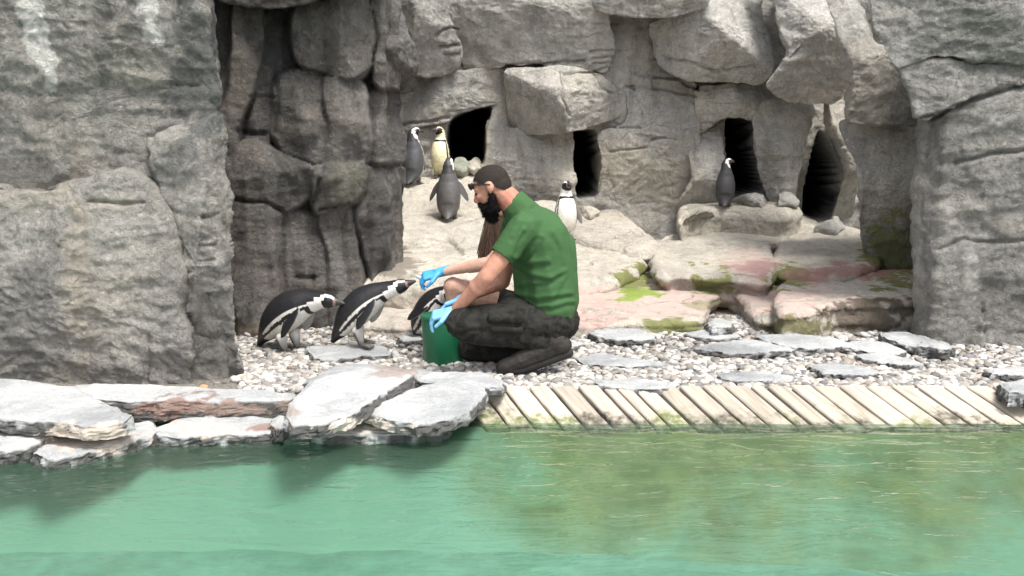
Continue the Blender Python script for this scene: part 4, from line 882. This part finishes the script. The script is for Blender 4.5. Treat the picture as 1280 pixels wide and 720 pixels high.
# ---- people ------------------------------------------------------------
SK = (.47, .235, .165)
shirt_m = flat('green_cotton', (.048, .110, .043), .85, .15, 260, .25, .002, .1, 3)
def camo():
    t = NT('dark_camouflage_cotton'); c = t.ramp(t.noise(11, 3, .5, dist=.8), [(.42, (.012, .012, .011)), (.47, (.023, .0225, .020)), (.56, (.025, .024, .021)), (.6, (.016, .015, .014))])
    for r in [n for n in t.t.nodes if n.type == 'VALTORGB']: r.color_ramp.interpolation = 'EASE'
    return t.done(c, .85, t.bump(t.noise(28, 5, .65), .55, .012), .2)
trous_m = camo()
boot_m = flat('dark_brown_boot', (.028, .024, .022), .7, .3, 60, .5, .006, .3, 20)
sole_m = flat('grey_black_rubber', (.022, .021, .020), .8)
hair_m = flat('dark_short_hair', (.036, .028, .024), .8, .25, 420, .9, .006, .3, 160)
beard_m = flat('black_beard', (.010, .008, .008), .85, .2, 260, 1., .012, .3, 90)
glove_m = flat('pale_blue_nitrile', (.19, .46, .72), .42, .5, 130, .25, .003, .08, 30)
glove_m2 = flat('blue_nitrile', (.06, .33, .66), .42, .5, 130, .25, .003, .08, 30)
black_m = flat('black_frame_plastic', (.008, .008, .009), .2, .6)
def J(px, py, Y): return atY(px, py, Y)
def hand_prims(w, k, n, L=.185, curl=(.5, .6, .5), thumb=1, spread=.06, sc=1.18):
    """w wrist, k direction of the hand, n palm normal (towards what is held)"""
    k = np.array(k, float); k /= np.linalg.norm(k); n = np.array(n, float); n -= k * (n @ k); n /= np.linalg.norm(n); s = np.cross(n, k)
    w = np.array(w, float); pr = [('c', w - k * .035, .029, w + k * .02, .027)]
    kn = []
    for f, (o, ln) in enumerate(((-.033, .070), (-.011, .080), (.011, .076), (.032, .060))):
        base = w + k * .088 + s * o; pr.append(('c', w + k * .02 + s * o * .6, .017, base, .0135)); kn.append((base, ln, o))
    for base, ln, o in kn:
        d = k + s * o * spread * 30; d /= np.linalg.norm(d); p = base; a = 0.
        for seg, (fr, cu) in enumerate(zip((.45, .32, .23), curl)):
            a += cu; dd = d * math.cos(a) + n * math.sin(a); q = p + dd * ln * fr; pr.append(('c', p, .0102 - .001 * seg, q, .0092 - .001 * seg)); p = q
    p = w + k * .03 + s * thumb * .030; d1 = k * .6 + s * thumb * .65 + n * .3; d1 /= np.linalg.norm(d1); q = p + d1 * .042; pr.append(('c', p, .015, q, .012)); d2 = k * .85 + n * .5; d2 /= np.linalg.norm(d2); pr.append(('c', q, .011, q + d2 * .034, .009))
    f = lambda p: w + (np.array(p) - w) * sc
    return [('c', f(p[1]), p[2] * (.5 + .5 * sc), f(p[3]), p[4] * (.5 + .5 * sc)) for p in pr]
def skin_mesh(me, base=SK, fn=None):
    P = get_co(me); col = np.tile(np.array(base), (len(P), 1)) * (1 + .10 * fbm(P * 14, 3))[:, None]
    if fn: col = fn(P, col)
    set_col(me, np.c_[col, np.ones(len(P))])
def wrinkle(me, amp, sc, off=0, stretch=(1, 1, 1)):
    P = get_co(me); n = normals(me); d = amp * (ridged(P * sc * np.array(stretch) + off, 2, .5) * .6 + .6 * fbm(P * sc * .6 + off, 2)); set_co(me, P + n * d[:, None])

# man: kneeling in profile, facing the penguins
hipL, hipR = J(688, 404, 5.20), J(684, 404, 5.40); kneeL, kneeR = J(576, 404, 5.10), J(588, 432, 5.45)
ankL, ankR = J(693, 429, 5.14), J(664, 444, 5.42); toeL, toeR = J(634, 459, 5.13), J(622, 454, 5.42)
chest, waist, pel = J(671, 300, 5.28), J(682, 352, 5.29), J(688, 392, 5.30); neck = J(645, 259, 5.27)
shL, shR = J(655, 284, 5.09), J(645, 280, 5.47); elL, elR = J(608, 346, 5.02), J(628, 352, 5.50); wrL, wrR = J(568, 389, 5.12), J(582, 372, 5.46)
HC = J(614, 234, 5.26); HR = (Matrix.Rotation(math.radians(180 - 10), 3, 'Z') @ Matrix.Rotation(math.radians(27), 3, 'Y'))
def H(x, y, z): return np.array(HR @ Vector((x, y, z))) + HC      # head frame: +x face, +y its left, +z crown
head_pr = [('e', H(-.012, 0, .025), (.100, .077, .090), HR), ('e', H(.030, 0, -.025), (.066, .062, .085), HR), ('c', H(.035, 0, -.085), .042, H(.062, 0, -.090), .028), ('e', H(.068, 0, .020), (.026, .055, .022), HR),
           ('c', H(.088, 0, .010), .010, H(.112, 0, -.030), .014), ('e', H(.100, .012, -.034), (.012, .010, .009), HR), ('e', H(.100, -.012, -.034), (.012, .010, .009), HR), ('c', H(.085, .0, -.062), .016, H(.088, 0, -.066), .014),
           ('e', H(.074, .038, -.020), (.022, .020, .018), HR), ('e', H(.074, -.038, -.020), (.022, .020, .018), HR)]
for s in (1, -1): head_pr += [('e', H(-.008, s * .082, .0), (.020, .010, .032), HR), ('e', H(.002, s * .078, -.024), (.012, .008, .012), HR)]
body_pr = head_pr + [('c', neck, .074, H(-.035, 0, -.045), .066), ('e', chest, (.135, .18, .17)), ('e', waist, (.13, .155, .15)), ('e', pel, (.14, .165, .13)), ('c', chest, .10, neck, .07),
           ('c', shL, .066, elL, .046), ('c', elL, .047, wrL, .030), ('c', shR, .066, elR, .046), ('c', elR, .047, wrR, .030), ('c', chest, .1, shL, .06), ('c', chest, .1, shR, .06), ('e', elL + (wrL - elL) * .3, (.046, .046, .050)),
           ('c', hipL, .105, kneeL, .066), ('c', kneeL, .062, ankL, .042), ('c', hipR, .105, kneeR, .066), ('c', kneeR, .062, ankR, .042), ('c', ankL, .04, toeL, .032), ('c', ankR, .04, toeR, .032)]
man = empty('person', (float(pel[0]), float(pel[1]), 0)); tag(man, 'bearded man in green t-shirt and dark work trousers kneeling with gloved hand on bucket', 'person')
bm_ = blob('body', body_pr, .0068, 4)
def face_cols(P, col):
    Lc = (P - HC) @ np.array(HR)
    near = np.linalg.norm(Lc, axis=1) < .17
    red = sstep(.05, .0, np.abs(Lc[:, 2] + .03)) * sstep(.05, .09, Lc[:, 0]) * near; col *= 1 + np.outer(red, (.12, -.06, -.06))
    nape = sstep(.16, .09, np.linalg.norm(P - neck, axis=1)); col *= 1 + np.outer(nape, (.05, -.14, -.14)); col *= (1 + .12 * fbm(P * 45, 3))[:, None]
    scalp = near & (Lc[:, 2] > .03) & (Lc[:, 0] < .05); col[scalp] *= .6
    return col
skin_mesh(bm_, fn=face_cols); keep(link('body', bm_, M['skin']), man)
eye_m = flat('dark_eye', (.02, .015, .012), .15)
for s in (1, -1):
    b = bmesh.new(); ell_bm(b, H(.083, s * .033, .000), (.011, .013, .008), HR); keep(from_bm('eye', b, eye_m), man)
hm = blob('hair', [('e', H(-.013, 0, .026), (.1025, .0795, .0925), HR), ('e', H(-.045, 0, -.010), (.068, .072, .072), HR)], .0055, 4); 
Pn = get_co(hm); Lc = (Pn - HC) @ np.array(HR)
b = bmesh.new(); b.from_mesh(hm); b.verts.ensure_lookup_table()
zlim = np.interp(Lc[:, 0], [-.12, -.07, -.035, -.015, .02, .035, .055, .08], [-.06, -.05, -.02, .012, .024, .034, .066, .070]) + .006 * perlin(Lc * 60)
bmesh.ops.delete(b, geom=[b.verts[i] for i in np.where(Lc[:, 2] < zlim)[0]], context='VERTS'); b.to_mesh(hm); b.free(); hm.update()
Pn = get_co(hm); set_co(hm, Pn + normals(hm) * (.0015 * perlin(Pn * 160))[:, None]); keep(link('hair', hm, hair_m), man)
bp = [('e', H(.058, 0, -.096), (.048, .056, .046), HR), ('c', H(.066, 0, -.115), .044, H(.070, 0, -.152), .030), ('c', H(.092, .022, -.056), .012, H(.092, -.022, -.056), .012)]
for s in (1, -1): bp += [('c', H(.002, s * .073, -.014), .008, H(.006, s * .066, -.06), .018), ('c', H(.006, s * .064, -.06), .020, H(.036, s * .045, -.104), .032), ('c', H(.092, s * .024, -.058), .011, H(.072, s * .046, -.088), .018), ('c', H(.03, s * .058, -.078), .014, H(.07, s * .045, -.088), .016)]
bdm = blob('beard', bp, .0055, 3); Pn = get_co(bdm); set_co(bdm, Pn + normals(bdm) * (.006 * ridged(Pn * np.array([40, 40, 22.]), 2))[:, None]); keep(link('beard', bdm, beard_m), man)
def fuzz(name, me, n, L, down, mat, parent, wd=.0016):
    P = get_co(me); nn = normals(me); rg = np.random.default_rng(5); idx = rg.integers(0, len(P), n); vs = []
    for k in idx:
        p = P[k]; d = nn[k] + np.array([0, 0, -down]) + rg.normal(size=3) * .35; d /= np.linalg.norm(d); sd = np.cross(d, rg.normal(size=3)); sd /= np.linalg.norm(sd); l = L * rg.uniform(.5, 1.2)
        vs += [p - sd * wd, p + sd * wd, p + d * l]
    return keep(link(name, mesh_np(name, vs, np.arange(len(vs)).reshape(-1, 3)), mat), parent)
fuzz('beard_strands', bdm, 2600, .016, .8, beard_m, man); fuzz('hair_strands', hm, 2600, .0045, .1, hair_m, man, .0010)
# sunglasses pushed up on the forehead
sgl = keep(from_bm('sunglasses', (lambda b: (cap_bm(b, H(.092, .05, .062), .004, H(.092, -.05, .062), .004, 2), b)[1])(bmesh.new()), black_m), man)
for s in (1, -1):
    b = bmesh.new(); ell_bm(b, H(.097, s * .034, .052), (.008, .030, .021), HR); o = from_bm('lens', b, black_m); o.parent = sgl; o.matrix_parent_inverse = sgl.matrix_world.inverted()
    b = bmesh.new(); cap_bm(b, H(.090, s * .064, .058), .0048, H(.035, s * .088, .038), .0042, 2); cap_bm(b, H(.035, s * .088, .038), .0042, H(-.018, s * .090, .012), .0038, 2); o = from_bm('temple_arm', b, black_m); o.parent = sgl; o.matrix_parent_inverse = sgl.matrix_world.inverted()
# t-shirt
hem = J(700, 398, 5.28)
sh_pr = [('e', J(672, 300, 5.28), (.160, .205, .185)), ('c', J(680, 300, 5.20), .145, J(690, 385, 5.22), .135), ('c', J(680, 300, 5.36), .145, J(690, 385, 5.38), .135), ('c', J(672, 320, 5.28), .15, J(676, 372, 5.29), .15), ('c', J(666, 287, 5.28), .125, J(645, 257, 5.27), .088), ('c', J(676, 290, 5.28), .13, shL, .082), ('c', J(674, 290, 5.28), .13, shR, .082),
         ('c', shL, .083, shL + (elL - shL) * .66, .072), ('c', shR, .083, shR + (elR - shR) * .66, .072), ('c', J(693, 310, 5.28), .125, J(698, 375, 5.30), .120)]
sm = blob('t_shirt', sh_pr, .0075, 16)
for a, c_ in ((shL, elL), (shR, elR)):
    d = (c_ - a) / np.linalg.norm(c_ - a); co = a + (c_ - a) * .60
    b = bmesh.new(); b.from_mesh(sm); b.verts.ensure_lookup_table()
    kill = [v for v in b.verts if (np.array(v.co) - co) @ d > 0 and np.linalg.norm(np.cross(np.array(v.co) - a, d)) < .10 and (np.array(v.co) - a) @ d < .40]
    bmesh.ops.delete(b, geom=kill, context='VERTS'); b.to_mesh(sm); b.free(); sm.update()
cut(sm, J(690, 398, 5.28), (-.12, 0, -1)); cut(sm, neck + np.array([-.030, 0, .046]), (-.62, 0, .78))
wrinkle(sm, .005, 4.5, 3, (1.0, 1, .8)); wrinkle(sm, .0045, 9, 9, (.6, 1, 1.5))
P = get_co(sm); px, py = project(P); Q = np.stack([px, py], 1); nn = normals(sm)
FOLD = [([(641, 328), (660, 334), (684, 332)], 3.5, .010), ([(643, 336), (662, 348), (690, 352)], 3.5, .009), ([(650, 362), (680, 356), (706, 344)], 4, .008), ([(644, 372), (672, 378), (712, 372)], 3.5, .009), ([(655, 386), (690, 389), (716, 382)], 3, .007),
        ([(690, 296), (700, 312), (704, 334)], 4, .006), ([(655, 292), (646, 308), (640, 324)], 3.2, .009), ([(664, 262), (652, 274), (640, 300)], 3.5, .006), ([(676, 300), (668, 318), (650, 326)], 3.5, .008), ([(708, 350), (700, 366), (690, 380)], 3.5, .006)]
dd = carve(P, Q, FOLD) - carve(P, Q + np.array([0., 6.]), FOLD) * .8; set_co(sm, P + nn * (dd * sstep(.2, -.2, nn[:, 1]))[:, None])
so_ = link('t_shirt', sm, shirt_m); keep(so_, man); md = so_.modifiers.new('thick', 'SOLIDIFY'); md.thickness = .004; md.offset = -1
# collar
# trousers
tr_pr = [('e', J(690, 402, 5.30), (.155, .185, .125)), ('c', hipL, .128, kneeL, .088), ('c', hipR, .128, kneeR, .088), ('c', kneeL + np.array([.03, 0, -.03]), .078, ankL + np.array([-.05, 0, .01]), .060), ('c', kneeR, .082, ankR, .066), ('c', J(690, 398, 5.30), .14, J(640, 396, 5.22), .115),
         ('c', J(640, 405, 5.13), .10, J(600, 402, 5.11), .085)]
tm = blob('trousers', tr_pr, .0075, 7); wrinkle(tm, .015, 7, 1, (.7, 1, 1.6)); wrinkle(tm, .009, 15, 5, (1, 1, 1.3)); wrinkle(tm, .004, 34, 5, (1, 1, 1)); keep(link('trousers', tm, trous_m), man)
pk = blob('cargo_pocket', [('c', J(648, 398, 5.04), .030, J(615, 397, 5.03), .028), ('c', J(648, 412, 5.05), .026, J(617, 411, 5.04), .026)], .006, 3); wrinkle(pk, .007, 14); keep(link('cargo_pocket', pk, trous_m), man)
# boots
for ank, toe in ((ankL, toeL), (ankR, toeR)):
    d = toe - ank; d /= np.linalg.norm(d); heel = ank + np.array([.045, 0, -.012]); up = np.cross(d, [0, 1, 0]); up = up if up[2] > 0 else -up
    ball = toe - d * .075
    toe2 = toe + np.array([-.02, 0, -.004]); toe2[2] = max(toe2[2], .040)
    bt = blob('boot', [('c', ank + np.array([-.02, 0, .03]), .062, ank, .060), ('c', ank, .058, heel, .052), ('c', heel, .048, ball, .050), ('c', ank, .056, ball, .052), ('c', ball, .050, toe2, .041), ('c', ank + np.array([-.055, 0, .02]), .062, ank + np.array([.012, 0, .012]), .060)], .006, 3); wrinkle(bt, .006, 16)
    bo = keep(link('boot', bt, boot_m), man)
    dn = -up; b = bmesh.new(); cap_bm(b, heel + dn * .046 + np.array([.01, 0, 0]), .030, ball + dn * .046, .034, 2); cap_bm(b, ball + dn * .046, .034, toe2 + np.array([-.012, 0, -.022]), .030, 2); s_ = from_bm('sole', b, sole_m); s_.parent = bo
# gloves: left hand over the rim, right hand on the far rim
rimL = np.array([bx_, by_ - .128, bz + BH])
gl = blob('glove', hand_prims(J(566, 389, 5.12), (-.97, .02, -.22), (-.1, .25, -1), curl=(.9, .5, .25), thumb=-1, spread=.09), .0038, 3); keep(link('glove', gl, glove_m), man)
gl = blob('glove', hand_prims(J(580, 373, 5.46), (-.95, .0, -.35), (0, -.2, -1), curl=(.5, .5, .4), thumb=1), .0038, 3); keep(link('glove', gl, glove_m), man)

# woman: crouching behind the man, reaching forward
wn_ = dict(head=J(622, 250, 5.78), neck=J(640, 276, 5.80), chest=J(655, 312, 5.82), waist=J(668, 352, 5.85), pel=J(668, 388, 5.88), hipL=J(660, 392, 5.80), hipR=J(660, 392, 5.98), kneeL=J(566, 358, 5.68), kneeR=J(580, 360, 5.98), ankL=J(574, 424, 5.72), ankR=J(590, 424, 5.98),
            shL=J(644, 296, 5.68), shR=J(650, 294, 5.96), elL=J(612, 329, 5.60), wrL=J(553, 340, 5.66), elR=J(620, 345, 6.0), wrR=J(590, 372, 5.95))
w = wn_; WH = w['head']; WR = Matrix.Rotation(math.radians(180), 3, 'Z') @ Matrix.Rotation(math.radians(25), 3, 'Y')
def HW(x, y, z): return np.array(WR @ Vector((x, y, z))) + WH
wp = [('e', HW(-.01, 0, .02), (.092, .072, .085), WR), ('e', HW(.03, 0, -.03), (.058, .055, .075), WR), ('c', HW(.08, 0, .0), .009, HW(.10, 0, -.03), .011), ('c', w['neck'], .05, HW(-.02, 0, -.04), .048), ('e', w['chest'], (.11, .155, .15)), ('e', w['waist'], (.11, .135, .13)), ('e', w['pel'], (.14, .17, .12)), ('c', w['chest'], .09, w['neck'], .055),
      ('c', w['chest'], .08, w['shL'], .05), ('c', w['chest'], .08, w['shR'], .05), ('c', w['shL'], .052, w['elL'], .040), ('c', w['elL'], .041, w['wrL'], .027), ('c', w['shR'], .052, w['elR'], .038), ('c', w['elR'], .038, w['wrR'], .027),
      ('c', w['hipL'], .095, w['kneeL'], .060), ('c', w['kneeL'], .057, w['ankL'], .040), ('c', w['hipR'], .095, w['kneeR'], .060), ('c', w['kneeR'], .057, w['ankR'], .040), ('e', w['kneeL'] + (w['ankL'] - w['kneeL']) * .35 + np.array([.02, 0, 0]), (.055, .055, .075)),
      ('c', w['elL'] + (w['wrL'] - w['elL']) * .1, .043, w['elL'] + (w['wrL'] - w['elL']) * .4, .040)]
woman = empty('person', (float(w['pel'][0]), float(w['pel'][1]), 0)); tag(woman, 'person with long brown hair crouching behind the man holding fish out to a penguin', 'person')
wb = blob('body', wp, .0075, 4); skin_mesh(wb, (.60, .36, .27)); keep(link('body', wb, M['skin']), woman)
ts = blob('t_shirt', [('e', w['chest'], (.125, .17, .16)), ('e', w['waist'], (.125, .15, .15)), ('c', w['chest'], .1, w['shL'], .064), ('c', w['chest'], .1, w['shR'], .064), ('c', w['shL'], .064, w['shL'] + (w['elL'] - w['shL']) * .35, .062), ('c', w['shR'], .064, w['shR'] + (w['elR'] - w['shR']) * .5, .058)], .009, 6); wrinkle(ts, .006, 8); keep(link('t_shirt', ts, shirt_m), woman)
st_ = blob('shorts', [('e', w['pel'], (.155, .185, .13)), ('c', w['hipL'], .112, w['hipL'] + (w['kneeL'] - w['hipL']) * .35, .098), ('c', w['hipR'], .112, w['hipR'] + (w['kneeR'] - w['hipR']) * .35, .098)], .009, 5); wrinkle(st_, .006, 8); keep(link('shorts', st_, trous_m), woman)
for a in ('ankL', 'ankR'):
    p = w[a]; z = .035; bt = blob('boot', [('c', p, .05, (p[0] + .01, p[1], z + .02), .045), ('c', (p[0] + .03, p[1], z + .005), .04, (p[0] - .13, p[1], z), .036)], .008, 4); keep(link('boot', bt, boot_m), woman)
gl = blob('glove', hand_prims(w['wrL'] + np.array([-.005, 0, 0]), (-.92, -.05, -.22), (-.2, .3, -1), curl=(.75, .8, .6), thumb=-1), .0038, 3); keep(link('glove', gl, glove_m2), woman)
gl = blob('glove', hand_prims(w['wrR'], (-.9, 0, -.4), (0, 0, -1), curl=(.5, .5, .4)), .0045, 3); keep(link('glove', gl, glove_m2), woman)
# long hair: strands falling forward over the shoulder
vs, fs = [], []; cnt = 0; rg = random.Random(4)
for k in range(700):
    a = rg.uniform(-1, 1); b_ = rg.uniform(0, 1); p0 = HW(-.02 + .09 * math.cos(a * 1.3) * .6, a * .075, .06 + .04 * (1 - abs(a)) * b_)
    p1 = HW(.05 + rg.uniform(-.05, .02), math.copysign(.085, a) if abs(a) > .2 else rg.choice((-.085, .085)), -.02); fx = rg.uniform(598, 622) if p1[1] < WH[1] else rg.uniform(608, 628)
    p2 = J(fx + 6, 285 + rg.uniform(-6, 6), 5.66 + rg.uniform(-.02, .05)); p3 = J(fx + rg.uniform(-3, 3), rg.uniform(316, 336), 5.63 + rg.uniform(-.03, .04))
    tt = np.linspace(0, 1, 12)[:, None]; pts = (1 - tt) ** 3 * p0 + 3 * (1 - tt) ** 2 * tt * p1 + 3 * (1 - tt) * tt ** 2 * p2 + tt ** 3 * p3; r = .0058 * (1 - .55 * tt[:, 0])
    ring = np.array([(1, 0, 0), (-.5, .86, 0), (-.5, -.86, 0)]); Q = (pts[:, None] + ring[None] * r[:, None, None]).reshape(-1, 3); vs.append(Q)
    for s_ in range(11):
        for e in range(3): fs.append((cnt + s_ * 3 + e, cnt + s_ * 3 + (e + 1) % 3, cnt + (s_ + 1) * 3 + (e + 1) % 3, cnt + (s_ + 1) * 3 + e))
    cnt += 36
me = mesh_np('hair', np.vstack(vs), fs); keep(link('hair', me, flat('brown_hair', (.055, .030, .018), .55, .4, None, var=.3, sc=40)), woman)
cp_ = blob('hair_cap', [('e', HW(-.018, 0, .028), (.096, .078, .088), WR)], .008, 3); cut(cp_, HW(.05, 0, .02), np.array(WR @ Vector((.8, 0, -.6)))); keep(link('hair', cp_, bpy.data.materials['brown_hair']), woman)
fg = J(526, 348, 5.68); fish(fg, (0, .5, .2), 'small silver fish held in the blue glove at a penguin\'s beak', .75)
